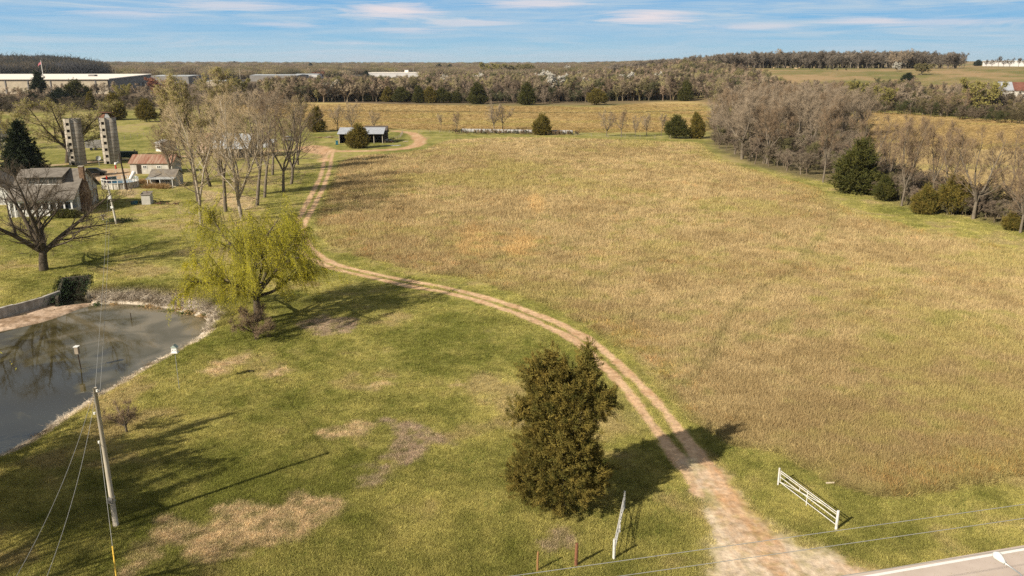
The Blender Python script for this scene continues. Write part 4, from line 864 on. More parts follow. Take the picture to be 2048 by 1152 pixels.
def t_mid(x, y, r, a, rng):
    lim = np.where(a < -.11, 640+60*fbm(x, y, 60, 7, 2), 1e9)       # strip before the warehouses, then the wide wood
    past = (a > .235) & (r > 560+260*sstep(.34, .235, a))
    return (r > 548) & ((r < lim) | (a > -.085)) & ~past & ~((a > .20) & (a < .25) & (r < 600) & (rng.random(len(x)) < .7))
plant_wood('mixed_wood', 'brown leafless wood between the far golden field and the horizon', t_mid, 6500, 545, 1100, -.30, .36, 7.5, 15.5, 60, FARP, q=1.2)
def t_mid2(x, y, r, a, rng): return ((a > -.10+.0*r) | (r > 1300)) & ~((a > -.20) & (a < -.105) & (r < 1480)) & ~((a > .18) & (r < 1600))
plant_wood('distant_wood', 'hazy brown wood filling the ground up to the skyline', t_mid2, 9000, 1080, 5200, -.50, .30, 11, 16, 61, PUFF, q=.55, w=(1.5, 2.6), cols=WCOL*.85)
plant_wood('hilltop_wood', 'grey leafless wood along the crest of the hill', lambda x, y, r, a, g: ~((a > .50) & (a < .56) & (g.random(len(x)) < .7)), 1300, 955, 1070, .115, .545, 11, 18, 62, FARP, cols=np.array([(.20, .17, .135), (.18, .15, .12)]), q=0, w=(1.1, 1.5))
plant_wood('wooded_hill', 'dark blue green wooded hill beyond the warehouses', lambda x, y, r, a, g: (a < -.485) & (fbm(x, y, 70, 5, 2) > .34), 2200, 1180, 2000, -.80, -.50, 10, 25, 63, PUFF, cols=np.array([(.050, .050, .055), (.07, .065, .055), (.09, .075, .055), (.04, .045, .04)]), q=0, w=(1.5, 2.2))
def t_scrub(x, y, r, a, rng): return fbm(x, y, 45, 77, 3) > .44
plant_wood('hillside_scrub', 'brown scrub on the slope below the hill pasture', t_scrub, 900, 500, 690, .235, .80, 4, 9, 64, FARP, q=1)
plant_wood('field_corner_scrub', 'brown undergrowth beneath the belt before the warehouses', lambda x, y, r, a, g: np.ones(len(x), bool), 420, 480, 600, -.80, -.28, 3, 6, 65, FARP, cols=np.array([(.09, .07, .05), (.12, .10, .06)]), q=0, w=(1.5, 2.5))
rngu = np.random.default_rng(66)
def under(name, label, P, n, h, seed, cols):
    rng = np.random.default_rng(seed); Q = P.min(0)+rng.random((n*3, 2))*(P.max(0)-P.min(0)); Q = Q[inside(Q[:, 0], Q[:, 1], P)][:n]; m = len(Q)
    s = h*(.5+rng.random(m)); c = cols[rng.integers(len(cols), size=m)]
    return tag(scatter(name, np.column_stack([Q, ter(Q[:, 0], Q[:, 1])-.1]), np.column_stack([s*1.4, s*1.4, s]), np.column_stack([np.zeros((m, 2)), rng.random(m)*6.28]), rng.integers(3, size=m), c, FARP), label, 'undergrowth')
BROWNS = np.array([(.20, .155, .115), (.22, .18, .13), (.17, .135, .095), (.16, .145, .07)])
under('grove_undergrowth', 'brown twiggy undergrowth beneath the dense grove', GV, 800, 4.2, 67, BROWNS)
under('hedgerow_undergrowth', 'tangled brown undergrowth along the right side of the field', GP([(1690, 372), (1740, 395), (1850, 425), (1930, 436), (2060, 462), (2120, 440), (1960, 405), (1860, 370), (1740, 335)]), 420, 2.8, 68, BROWNS)
under('band_undergrowth', 'dark green and brown undergrowth beyond the right hand field', GP([(1690, 226), (1800, 229), (1900, 238), (2080, 252), (2100, 236), (1900, 222), (1690, 212)]), 260, 5.0, 69, np.array([(.12, .10, .055), (.07, .075, .03), (.16, .125, .085)]))

under('wood_edge_undergrowth', 'brown and dark green brush along the near edge of the wood', GP([(600, 200), (850, 205), (1100, 207), (1300, 201), (1400, 199), (1400, 190), (1100, 196), (850, 195), (600, 190)]), 900, 6.5, 75, np.array([(.20, .155, .11), (.15, .12, .08), (.08, .085, .04), (.24, .19, .14)]))
under('bale_weeds', 'dry weeds at the foot of the wrapped bales', GP([(900, 268.5), (1155, 271.5), (1155, 269), (900, 266)]), 130, 1.3, 76, np.array([(.22, .15, .09), (.10, .10, .05), (.30, .22, .12)]))
# ---------------------------------------------------------------- grass
def tuft(seed, n, h, w, r, lean):
    rng = np.random.default_rng(seed); P = np.column_stack([rng.normal(size=(n, 2))*r, np.full(n, -.02)]); D = np.column_stack([rng.normal(size=(n, 2))*lean, np.ones(n)])
    V, F = blades(rng, P, D, h*(.5+.7*rng.random(n)), w*(.7+.6*rng.random(n))); return mesh_np('grass_tuft', V, F, grassi)
TALL = [tuft(s, 30, .42, .034, .18, .95) for s in (1, 2, 3, 4)]
SHORT = [tuft(s, 22, .13, .022, .13, .75) for s in (5, 6, 7, 8)]
def sow(n, r0, r1, a0, a1, seed, q=1.0):
    rng = np.random.default_rng(seed); a = a0+(a1-a0)*rng.random(n); u = rng.random(n); r = (r0**(-q)+(r1**(-q)-r0**(-q))*u)**(-1/q); y = r*np.cos(np.arctan(a)); return a*y, y, r, rng
def grow(name, label, x, y, r, rng, sel, hs, protos, gain, cat, jit=.45, grow_r=60):
    m = masks(x, y); k = sel(m, x, y, rng); x, y, r = x[k], y[k], r[k]; m = {a: (b[k] if hasattr(b, '__len__') else b) for a, b in m.items()}
    c = cover(x, y, m)*gain*(1-jit+2*jit*rng.random((len(x), 1))); n = len(x); s = .7+.6*rng.random(n); big = np.maximum(1, (r/grow_r))**.65
    z = ter(x, y)
    lo = hs(m, x, y)
    o = scatter(name, np.column_stack([x, y, z]), np.column_stack([s*big, s*big, s*lo*np.minimum(big, 1.6)]), np.column_stack([rng.normal(size=(n, 2))*.08, rng.random(n)*6.28]), rng.integers(len(protos), size=n), c, protos)
    return tag(o, label, cat)
x, y, r, rng = sow(400000, 36, 330, -.32, .80, 70, 1.25)
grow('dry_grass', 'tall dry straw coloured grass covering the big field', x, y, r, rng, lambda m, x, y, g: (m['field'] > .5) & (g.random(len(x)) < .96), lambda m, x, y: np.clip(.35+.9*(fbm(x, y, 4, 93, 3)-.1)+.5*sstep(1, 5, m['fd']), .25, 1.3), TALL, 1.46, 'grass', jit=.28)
x, y, r, rng = sow(60000, 280, 520, -.36, .75, 71, 1.0)
grow('far_dry_grass', 'pale golden grass of the far fields', x, y, r, rng, lambda m, x, y, g: m['far'] > .5, lambda m, x, y: np.full(len(x), .8), TALL, 1.1, 'grass', grow_r=120)
x, y, r, rng = sow(380000, 31, 200, -.85, .85, 72, 1.1)
grow('lawn_grass', 'short mixed green and straw lawn grass around the pond and drive', x, y, r, rng, lambda m, x, y, g: (m['field'] < .5) & (m['rut'] < .25) & (m['mouth'] < .30) & (m['yard'] < .4) & (m['lane'] < .4) & (m['pond'] > .7) & (sdist(x, y, LEDGE, 5) > .2), lambda m, x, y: .55+1.0*fbm(x, y, 1.5, 94, 3), SHORT, 1.74, 'grass', grow_r=50)
x, y, r, rng = sow(150000, 55, 105, -.75, -.25, 73, 1.0)
grow('bank_reeds', 'bleached dry grass hanging over the far bank of the pond', x, y, r, rng, lambda m, x, y, g: (m['pond'] > .25) & (m['pond'] < 2.2+2.5*m['n1']+1.5*sstep(78, 88, y)) & (y > 76) & (sdist(x, y, LEDGE, 5) > .3), lambda m, x, y: np.full(len(x), .6), TALL, 1.3, 'grass')
x, y, r, rng = sow(30000, 38, 80, -.75, -.25, 74, 1.0)
grow('shore_grass', 'thin dry grass fringe on the near shore of the pond', x, y, r, rng, lambda m, x, y, g: (m['pond'] > .2) & (m['pond'] < .9+1.2*m['n1']) & (y < 78) & (g.random(len(x)) < .5), lambda m, x, y: np.full(len(x), .32), TALL, 1.1, 'grass')

x, y, r, rng = sow(26000, 38, 200, -.30, .80, 77, 1.0)
grow('tall_weeds', 'taller russet weed stalks standing in drifts through the big field', x, y, r, rng, lambda m, x, y, g: (m['field'] > .6) & (fbm(x, y, 5, 97, 3)+.10*(m['fd'] < 5)+.12*g.random(len(x)) > .66), lambda m, x, y: np.full(len(x), 1.25), TALL, np.array([1.42, 1.18, 1.02]), 'weeds')
x, y, r, rng = sow(16000, 31, 110, -.85, .85, 78, 1.2)
grow('lawn_weeds', 'dark green weed rosettes scattered in clusters over the lawn', x, y, r, rng, lambda m, x, y, g: (m['field'] < .3) & (m['rut'] < .2) & (m['mouth'] < .5) & (m['pond'] > 2) & (fbm(x, y, 2.2, 98, 3)+.1*g.random(len(x)) > .64), lambda m, x, y: np.full(len(x), 1.5), SHORT, np.array([.80, 1.05, .8]), 'weeds')
# ---------------------------------------------------------------- buildings
def at(o, u, v):  # local to world of a thing turned about z
    c, s = math.cos(o.rotation_euler.z), math.sin(o.rotation_euler.z); return o.location.x+u*c-v*s, o.location.y+u*s+v*c
def slab(mb, p0, p1, u0, u1, t, m):
    """roof slab between two (v, z) edge points, from u0 to u1"""
    mb.prism([(u0, p0[0], p0[1]), (u0, p1[0], p1[1]), (u0, p1[0], p1[1]+t), (u0, p0[0], p0[1]+t)], (u1-u0, 0, 0), m)
def window(parent, x0, x1, z0, z1, y, side=-1, frame=whitepaint, name='window'):
    """on a wall facing -y (side -1), or on the wall facing +x when side is 'R' (y is then x)"""
    mb = MB(); pn = MB(); f = .09
    def bx(m_, a, b, c, d, e, g, mt):
        if side == 'R': m_.box(c, d, a, b, e, g, mt)
        elif side == 'L': m_.box(-d, -c, a, b, e, g, mt)
        else: m_.box(a, b, -d, -c, e, g, mt)
    yy = -y if side == -1 else (y if side == 'R' else -y)
    for (a, b, e, g) in ((x0-f, x1+f, z1, z1+f), (x0-f, x1+f, z0-f, z0), (x0-f, x0, z0, z1), (x1, x1+f, z0, z1), ((x0+x1)/2-.03, (x0+x1)/2+.03, z0, z1), (x0, (x0+x1)/2-.03, (z0+z1)/2-.02, (z0+z1)/2+.02), ((x0+x1)/2+.03, x1, (z0+z1)/2-.02, (z0+z1)/2+.02)): bx(mb, a, b, yy+.003, yy+.07, e, g, frame)
    w = mb.build(name, parent); bx(pn, x0, x1, yy+.002, yy+.03, z0, z1, glassd); pn.build('pane', w); return w
def gable(name, label, cat, px, py, rot, Lu, Dv, eave, ridge, wm_, rm, over=.3, group=None, loc=None, rt=.1, parts=()):
    """gabled building, ridge along u, front wall at v = 0 facing -v"""
    if loc is None: x, y, z = GT(px, py)
    else: x, y = loc; z = tz(x, y)
    o = thing(name, label, cat, (x, y, z), rot, group)
    mb = MB(); mb.prism([(0, 0, -.3), (0, Dv, -.3), (0, Dv, eave), (0, Dv/2, ridge-.02), (0, 0, eave)], (Lu, 0, 0), wm_); mb.build('wall', o)
    s = (ridge-eave)/(Dv/2); mb = MB()
    slab(mb, (-over, eave-over*s), (Dv/2, ridge), -over, Lu+over, rt, rm); slab(mb, (Dv+over, eave-over*s), (Dv/2+.002, ridge), -over, Lu+over, rt, rm)
    mb.build('roof', o); return o
# white farmhouse
gx, gy = G(25, 435); h = thing('farmhouse', 'white farmhouse with grey shingle roof, long dormer and brick chimney, seen through bare branches', 'house', (gx, gy, 0), math.radians(10.8))
def fs(v): return 2.75+.494*(v+.5)
mb = MB(); mb.prism([(0, 2.4, .5), (0, 14, .5), (0, 14, 3.35), (0, 8, 6.75), (0, 2.4, fs(2.4)-.08)], (9.6, 0, 0), siding); mb.build('wall', h)
B('foundation', h, (.05, 9.55, 2.45, 13.95, -.3, .5, concdirty))
mb = MB(); slab(mb, (-.5, fs(-.5)), (8, 6.95), -.6, 10.1, .14, shingle); slab(mb, (14.6, 3.1), (8.002, 6.95), -.6, 10.1, .14, shingle); rf = mb.build('roof', h)
mb = MB(); slab(mb, (3.3, 6.12), (8, 7.1), 1.0, 7.5, .12, shingle); mb.build('dormer_roof', h)
mb = MB(); mb.prism([(0+1.3, 3.7, fs(3.7)), (1.3, 7.9, 6.9), (1.3, 7.9, 7.05), (1.3, 3.7, 6.18)], (5.9, 0, 0), shingle); dm = mb.build('dormer', h)
for u in (2.0, 3.6, 5.2): window(dm, u, u+1.1, 5.15, 5.75, 3.7, frame=greywall)
B('dormer_sill', h, (1.6, 6.8, 3.5, 3.695, 4.86, 4.93, whitepaint))
mb = MB(); mb.box(0, 9.6, 0, .16, -.2, 1.15, whitepaint); mb.box(0, .16, .16, 2.4, -.2, 1.15, whitepaint); mb.box(9.44, 9.6, .16, 2.4, -.2, 1.15, sidingold); mb.box(-.05, 9.65, -.06, .2, 2.35, 2.7, whitepaint); pc = mb.build('porch', h)
for i in range(9):
    u = .1+i*1.165; B('porch_post', h, (u-.12, u+.12, -.07, .13, 1.15, 2.35, whitepaint))
    if i < 8: B('porch_screen', h, (u+.13, u+1.04, .17, .2, 1.15, 2.35, glassd))
B('porch_post', h, (-.25, 0, -.3, -.05, -.2, 2.35, whitepaint)); B('porch_post', h, (.55, .8, -.4, -.15, -.2, 2.35, whitepaint))
mb = MB(); mb.box(9.603, 10.7, 3.9, 6.6, -.3, 3.4, brick); mb.prism([(9.603, 4.0, 3.4), (9.603, 6.5, 3.4), (9.603, 5.9, 5.0), (9.603, 5.0, 5.0)], (1.0, 0, 0), brick); mb.box(9.65, 10.4, 5.0, 5.95, 4.9, 7.6, brick); mb.box(9.6, 10.45, 4.95, 6.0, 7.6, 7.72, concrete); mb.build('chimney', h)
for (v, z0, z1, w) in ((7.2, 4.2, 5.4, .7), (9.2, 4.2, 5.4, .7), (8.3, 1.4, 2.8, 1.0), (10.0, 1.4, 2.8, .9), (12.0, 1.4, 2.9, .9)): window(h, v, v+w, z0, z1, 9.6, side='R')
B('side_door', h, (9.603, 9.66, 12.98, 13.7, .5, 2.6, wooddark))
B('bargeboard', h, (-.62, -.602, -.5, -.3, 2.6, 2.75, whitepaint))
# neighbour gable at the left edge
o = gable('white_house', 'white house gable cut off by the left edge of the picture', 'house', 19, 410, math.radians(104), 9, 8.0, 2.8, 5.4, siding, shingle); window(o, -5.6, -4.6, 1.2, 2.4, 0, side='L')
# garage with rusty roof
o = gable('garage', 'long whitewashed garage with a rust streaked tin roof', 'garage', 262, 348, math.radians(2), 9.6, 6.0, 2.55, 4.1, sidingold, rustroof, over=.35)
dr = B('door', o, (1.5, 2.5, -.06, -.003, 0, 2.05, wooddark)); B('handle', dr, (2.35, 2.42, -.1, -.062, .95, 1.05, steel)); window(o, 3.0, 3.8, 1.25, 1.85, 0); window(o, 6.2, 7.0, 1.3, 1.8, 0)
# grey lean-to shed with porch
o = gable('garden_shed', 'low grey roofed shed behind clumps of tan ornamental grass', 'shed', 301, 374, math.radians(3), 5.2, 4.8, 2.1, 3.3, sidingold, shingle, over=.25)
mb = MB(); slab(mb, (-1.6, 1.75), (-.2, 2.0), -.3, 5.5, .07, metalold); mb.build('porch_roof', o)
for u in (.1, 2.6, 5.1): B('porch_post', o, (u-.05, u+.05, -1.5, -1.4, -.1, 1.77, whitepaint))
dr = B('door', o, (1.2, 2.1, -.05, -.003, 0, 1.85, darkin)); B('handle', dr, (1.25, 1.3, -.09, -.052, .9, 1.0, steel)); window(o, 3.2, 4.1, 1.0, 1.6, 0)
# outhouse
x, y, z = GT(284, 409.5); o = thing('outhouse', 'small pale boarded shed alone on the lawn with scrap beside it', 'shed', (x, y, z), math.radians(8))
mb = MB(); mb.prism([(0, 0, -.1), (1.5, 0, -.1), (1.5, 0, 1.75), (0, 0, 1.75)], (0, 1.9, .0), mat('pale_boards', (.50, .48, .43), .9, scale=2, col2=(.62, .60, .55), wave=('X', 6, .35), bump=.3)); mb.build('wall', o)
mb = MB(); mb.prism([(-.15, -.15, 1.76), (-.15, 2.05, 2.12), (-.15, 2.05, 2.18), (-.15, -.15, 1.82)], (1.8, 0, 0), shingle); mb.build('roof', o); B('vent_pipe', o, (.7, .8, 1.2, 1.3, 2.0, 2.5, rust))
mb = MB(); r_ = random.Random(4)
for i in range(22):
    u = r_.uniform(-1.4, 2.2); v = r_.uniform(-.6, .9); a = r_.random()*3.1; l = r_.uniform(.4, 1.1); zz = r_.uniform(.1, .9)*(1.2-abs(u)/2.4); mb.tube([(u-l*math.cos(a), v-l*math.sin(a)*.5, zz*.4), (u+l*math.cos(a), v+l*math.sin(a)*.5, zz)], .05, wooddark, 5)
tag(mb.build('scrap_pile', None, (x+.4, y+2.8, z)), 'dark heap of boards and brush behind the pale boarded shed', 'pile')
mb = MB()
for i in range(26):
    u = r_.uniform(0, 4.2); a = r_.random()*3.1; l = r_.uniform(.3, .8); v = r_.uniform(-.35, .35); mb.tube([(u-l*math.cos(a), v-l*math.sin(a)*.4, .06), (u+l*math.cos(a), v+l*math.sin(a)*.4, r_.uniform(.1, .45))], .04, rust if i % 3 == 0 else wooddark, 5)
tag(mb.build('brush_pile', None, (x+2.4, y+.3, z)), 'low line of brush and rusty scrap trailing right of the pale boarded shed', 'pile')
mb = MB(); mb.lathe([(0, .02), (.55, .02), (.62, .55), (.66, .58), (.6, .6), (.5, .1)], bluep, 14); tag(mb.build('tub', None, (x-1.6, y+.5, z)), 'blue tub in the shade left of the pale boarded shed', 'tub')
# distant outbuildings
gable('white_shed', 'small weathered white shed in the green paddock', 'shed', 312, 303, math.radians(-38), 3.0, 5.0, 2.4, 3.2, mat('flaking_white', (.36, .33, .29), .9, scale=1.6, col2=(.80, .79, .76)), metalold)
o = gable('tin_barn', 'grey tin roofed barn behind the bare farmyard trees', 'barn', 428, 316, math.radians(1), 9.4, 11, 2.7, 6.0, wood, mat('barn_tin', (.36, .40, .44), .5, scale=.5, col2=(.48, .51, .55), wave=('X', 3.5, .25), bump=.3), over=.4)
for u in (.6, 3.4, 6.2): B('doorway', o, (u, u+2.2, -.04, -.003, 0, 2.2, darkin))
mb = MB(); slab(mb, (2, 2.6), (11, 4.0), 9.9, 14.5, .1, metalold); mb.build('side_roof', o)
for v in (2.2, 6.5, 10.8): B('side_post', o, (14.2, 14.4, v, v+.2, -.1, 2.55+(v-2)*.14, wood))
gable('rusty_shed', 'narrow rust and white tin shed left of the grey barn', 'shed', 396, 306, math.radians(-20), 3.2, 5.0, 4.2, 5.4, mat('rust_white_tin', (.40, .22, .15), .8, scale=.9, col2=(.66, .58, .54), wave=('X', 5, .2)), rustroof)
# pole barn
x, y, z = GT(679, 287); o = thing('pole_barn', 'open fronted pole barn with bright corrugated tin roof', 'barn', (x, y, z), math.radians(2))
mb = MB(); slab(mb, (-.8, 3.0), (5.2, 4.6), -.5, 14.3, .09, metalroof); mb.build('roof', o)
for i in range(6): B('post', o, (i*2.75-.1, i*2.75+.1, 0, .2, -.1, 3.1, woodpole))
B('back_wall', o, (0, 13.9, 5.0, 5.12, -.1, 4.4, wooddark)); B('side_wall', o, (-.12, -.0, .3, 5.0, -.1, 3.3, wooddark)); B('side_wall', o, (13.9, 14.0, 2.2, 5.0, -.1, 3.6, wooddark))
B('stored_goods', o, (1, 4.5, 2.5, 4.8, 0, 1.5, darkin), (5.5, 8, 3, 4.9, 0, 2.1, wooddark), (9, 13, 2.8, 4.9, 0, 1.3, darkin))
gable('dark_shed', 'dark weathered shed joined behind the right half of the pole barn', 'shed', 0, 0, math.radians(2), 7.0, 5.0, 3.0, 4.9, wooddark, mat('old_brown_tin', (.10, .085, .075), .85, .2, 1.2, wave=('X', 4, .3)), over=.3, loc=at(o, 7.4, 5.6))
bx_, by_ = x, y
r_ = random.Random(9)
def pile(name, label, px, py, n, L_, m1_, m2_, rad=.08, hgt=.8, spread=(1.6, .8)):
    X, Y, Z = GT(px, py); mb = MB()
    for i in range(n):
        u = r_.gauss(0, spread[0]); v = r_.gauss(0, spread[1]); a = r_.uniform(-.5, .5)+(1.57 if r_.random() < .2 else 0); l = L_*r_.uniform(.4, 1)/2; zz = abs(r_.gauss(0, hgt*.5)); mb.tube([(u-l*math.cos(a), v-l*math.sin(a), max(rad, zz*.7)), (u+l*math.cos(a), v+l*math.sin(a), max(rad, zz))], rad*r_.uniform(.6, 1.3), m1_ if r_.random() < .6 else m2_, 6)
    return tag(mb.build(name, None, (X, Y, Z)), label, 'pile')
pile('log_pile', 'pile of grey logs and junk right of the pole barn', 778, 285, 34, 2.4, wood, rust, .12, .9, (2.2, .9))
pile('scrap_pile', 'reddish scrap and weeds left of the pole barn', 662, 276, 30, 1.8, rust, wood, .07, .7, (2.4, .8))
pile('pipe_pile', 'pale pipes and poles lying in front of the pole barn', 785, 292, 14, 4.0, metalold, wooddark, .06, .3, (2.0, .5))
pile('junk_pile', 'pale yellow and white odds and ends under the right end of the pole barn', 752, 284, 36, 1.0, whitepaint, mat('pale_junk', (.40, .40, .22), .8, .3, 2), .10, 1.0, (2.2, .6))
# wheelie bin
x, y, z = GT(674, 290); o = thing('bin', 'blue wheeled bin beside the cedar at the pole barn', 'bin', (x, y, z), .3)
mb = MB(); mb.prism([(-.35, -.4, .1), (.35, -.4, .1), (.35, .4, .1), (-.35, .4, .1)], (0, 0, 1.1), bluep); mb.build('body', o); B('lid', o, (-.4, .4, -.46, .46, 1.21, 1.3, bluep))
for s in (-1, 1):
    mb = MB(); mb.tube([(s*.36, .38, .13), (s*.42, .38, .13)], .13, rubber, 12); mb.build('wheel', o)
# silos
def silo(px, py, top, R, label, cap):
    x, y, z = GT(px, py); hh = HT(px, py, top); y += R*.9; o = thing('silo', label, 'silo', (x, y, z), math.atan2(-x, y)*0+math.radians(-0), None); aim = math.atan2(-y, -x)-math.radians(27)
    mb = MB(); mb.lathe([(R, -.3), (R, hh), (R-.18, hh), (R-.18, hh-2.5)], concrete, 48); mb.build('shaft', o, smooth=True)
    for i in range(int(hh/.9)):
        mb = MB(); zz = .45+i*.9; mb.lathe([(R+.002, zz-.02), (R+.035, zz-.02), (R+.035, zz+.02), (R+.002, zz+.02)], rust if i % 3 else wooddark, 48); mb.build('hoop', o)
    ca, sa = math.cos(aim), math.sin(aim); tx, ty = -sa, ca; ch = MB()
    def q(rr, s, zz): return (ca*rr+tx*s, sa*rr+ty*s, zz)
    def bx(r0, r1, s0, s1, z0, z1, m, mbx): mbx.prism([q(r0, s0, z0), q(r1, s0, z0), q(r1, s1, z0), q(r0, s1, z0)], (0, 0, z1-z0), m)
    bx(R-.05, R+.42, -.52, -.40, 0, hh+.1, concrete, ch); bx(R-.05, R+.42, .40, .52, 0, hh+.1, concrete, ch); n = 7; dz = hh/n
    for i in range(n): bx(R+.05, R+.40, -.40, .40, i*dz+dz*.44, i*dz+dz, concrete, ch)
    ch.build('chute', o)
    for i in range(n):
        mb = MB(); bx(R+.01, R+.12, -.39, .39, i*dz+.02, i*dz+dz*.44, darkin, mb); mb.build('hatch', o)
    if cap:
        mb = MB(); r_ = random.Random(2)
        for i in range(9):
            a = i*.7; mb.tube([(R*.97*math.cos(a), R*.97*math.sin(a), hh), (.45*math.cos(a), .45*math.sin(a), hh+1.15)], .05, rust, 5)
        for i in (0, 1, 3, 4, 6, 7):
            a, b2 = i*.7, i*.7+.62; mb.prism([(R*math.cos(a), R*math.sin(a), hh+.05), (R*math.cos(b2), R*math.sin(b2), hh+.05), (.5*math.cos(b2), .5*math.sin(b2), hh+1.2), (.5*math.cos(a), .5*math.sin(a), hh+1.2)], (0, 0, .05), metalold if i % 2 else rust)
        mb.box(-1.7, 1.7, -1.2, 1.3, hh+1.25, hh+1.33, rust); mb.build('broken_cap', o)
    return o
silo(149, 331, 238, 2.05, 'roofless concrete silo, left of the pair, streaked with branch shadows', False)
silo(219, 328, 236, 2.05, 'concrete silo with a broken rusty cap, right of the pair', True)
# above-ground pool
x, y = G(241, 369, .6); o = thing('pool', 'round above ground swimming pool with blue water beside the garage', 'pool', (x, y, 0))
mb = MB(); mb.lathe([(3.4, 0), (3.4, 1.25), (3.55, 1.25), (3.55, 1.32), (3.2, 1.32), (3.2, .05)], mat('pool_wall', (.45, .42, .38), .6, .2, 1), 40); mb.build('wall', o)
mb = MB(); mb.lathe([(0, 1.0), (3.19, 1.0)], poolblue, 40); mb.build('water', o)
for i in range(20):
    a = i*math.pi/10; mb = MB(); mb.tube([(3.48*math.cos(a), 3.48*math.sin(a), 0), (3.48*math.cos(a), 3.48*math.sin(a), 2.0)], .06, whitepaint, 6); mb.build('upright', o)
mb = MB(); mb.lathe([(3.43, 1.92), (3.53, 1.92), (3.53, 2.0), (3.43, 2.0)], whitepaint, 40); mb.build('rail', o)
mb = MB()
for (a, b2) in ((.3, 1.1), (2.2, 3.6)): mb.lathe([(3.5, 1.35), (3.5, 1.9)], mat('rail_mesh', (.12, .16, .14), .8, .3, 3), 16, a0=a, a1=b2)
mb.build('screen', o)
sl = thing('pool_slide', 'white slide and ladder at the right side of the pool', 'slide', (x+2.1, y+2.2, 0), .5); mb = MB(); mb.tube([(0, 0, 2.9), (-.3, -.5, 2.5), (-.8, -1.2, 1.9), (-1.1, -1.7, 1.5)], [.38, .35, .33, .3], whitepaint, 8); mb.build('chute', sl)
for s in (-.3, .3): mb = MB(); mb.tube([(.2+s, .8, 0), (.05+s*.8, .05, 2.9)], .05, whitepaint, 6); mb.build('leg', sl)
for (px, py, lab, dz) in ((233, 345, 'closed red parasol standing behind the pool', 2.4), (216, 374, 'closed red parasol between the house and the pool', 2.3)):
    X, Y, Z = GT(px, py); o = thing('parasol', lab, 'parasol', (X, Y, Z)); mb = MB(); mb.tube([(0, 0, 0), (0, 0, dz)], .03, steel, 6); mb.build('pole', o); mb = MB(); mb.lathe([(.02, dz+.05), (.14, dz-.1), (.17, dz-.9), (.22, dz-1.5), (.10, dz-1.55)], redcloth, 10); mb.build('canopy', o); mb = MB(); mb.lathe([(0, .12), (.25, .12), (.28, 0)], concrete, 10); mb.build('base', o)
X, Y, Z = GT(199, 333); o = thing('satellite_dish', 'grey satellite dish on a post between the silos', 'dish', (X, Y, Z)); mb = MB(); mb.tube([(0, 0, 0), (0, 0, 1.8)], .06, steel, 6); mb.build('post', o); mb = MB(); mb.tube([(0, 0, 2.0), (.03, -.08, 2.02), (.10, -.25, 2.1)], [.06, .42, .6], metalold, 16, caps=False); mb.build('bowl', o)
# cars, trailer
def car(px, py, rot, m, label, name='parked_car'):
    X, Y, Z = GT(px, py); o = thing(name, label, 'car', (X, Y, Z), rot); mb = MB()
    mb.prism([(-2.2, -.85, .35), (2.2, -.85, .35), (2.25, -.85, .75), (1.25, -.85, .95), (.6, -.85, 1.0), (-2.1, -.85, 1.0), (-2.25, -.85, .7)], (0, 1.7, 0), m); mb.build('body', o)
    mb = MB(); mb.prism([(-2.0, -.74, 1.002), (1.1, -.74, 1.002), (.45, -.74, 1.5), (-1.7, -.74, 1.55)], (0, 1.48, 0), glassd); mb.build('windows', o); B('roof', o, (-1.65, .4, -.7, .7, 1.53, 1.58, m))
    for sx in (-1.4, 1.4):
        for sy in (-.88, .74): mb = MB(); mb.tube([(sx, sy, .34), (sx, sy+.16, .34)], .34, rubber, 14); mb.build('wheel', o)
    for sy in (-.6, .45): B('headlight', o, (2.2, 2.262, sy, sy+.2, .6, .73, whitepaint))
    return o
car(192, 350, .15, carpaint, 'dark car parked behind the farmhouse gable'); car(578, 282, 1.2, carwhite, 'white car among the bare trees by the dirt yard')
X, Y, Z = GT(187, 301); o = thing('trailer', 'grey box trailer standing between the two silos', 'trailer', (X, Y, Z), .05); B('box', o, (-2.2, 2.4, 0, 2.2, .7, 2.9, greywall)); B('drawbar', o, (-3.4, -2.21, 1.0, 1.15, .65, .75, wooddark)); 
for s in (-.5, .8): mb = MB(); mb.tube([(s, -.1, .4), (s, -.3, .4)], .4, rubber, 14); mb.build('wheel', o)
X, Y, Z = GT(254, 322); o = thing('farm_wagon', 'dark high sided farm wagon right of the silo', 'wagon', (X, Y, Z), .0); wd_ = mat('dark_green_metal', (.02, .04, .035), .6, .2, 2); B('bed', o, (-2.6, 2.2, 0, 2.1, .8, 2.3, wd_)); B('hood', o, (2.0, 2.3, .2, .5, 2.3, 2.9, wood))
for s in (-1.6, 1.3): mb = MB(); mb.tube([(s, -.05, .45), (s, -.3, .45)], .45, rubber, 14); mb.build('wheel', o)
# ornamental grass clumps
rng = np.random.default_rng(8)
for i, (px, py, lab) in enumerate(((302, 376, 'left clump of tan ornamental grass before the low grey shed'), (325, 377, 'right clump of tan ornamental grass before the low grey shed'), (287, 367, 'tall tan grass clump between the pool and the low grey shed'))):
    X, Y, Z = GT(px, py); n = 1500; P = rng.normal(size=(n, 3))*np.array([.5, .4, 0]); V, F = blades(rng, P, P*1.3+np.array([0, 0, 1.0])+rng.normal(size=(n, 3))*.3, .8+.6*rng.random(n), .05); tag(link('ornamental_grass', mesh_np('ornamental_grass', V, F, ornam), None, (X, Y, Z)), lab, 'plant')
X, Y, Z = GT(241, 444); n = 900; P = rng.normal(size=(n, 3))*np.array([1.1, .8, .15])+np.array([0, 0, .2]); V, F = blades(rng, P, rng.normal(size=(n, 3)), .28, .12); tag(link('low_shrub', mesh_np('low_shrub', V, F, ivym), None, (X, Y, Z)), 'dark green low shrub at the foot of the house utility pole', 'shrub')
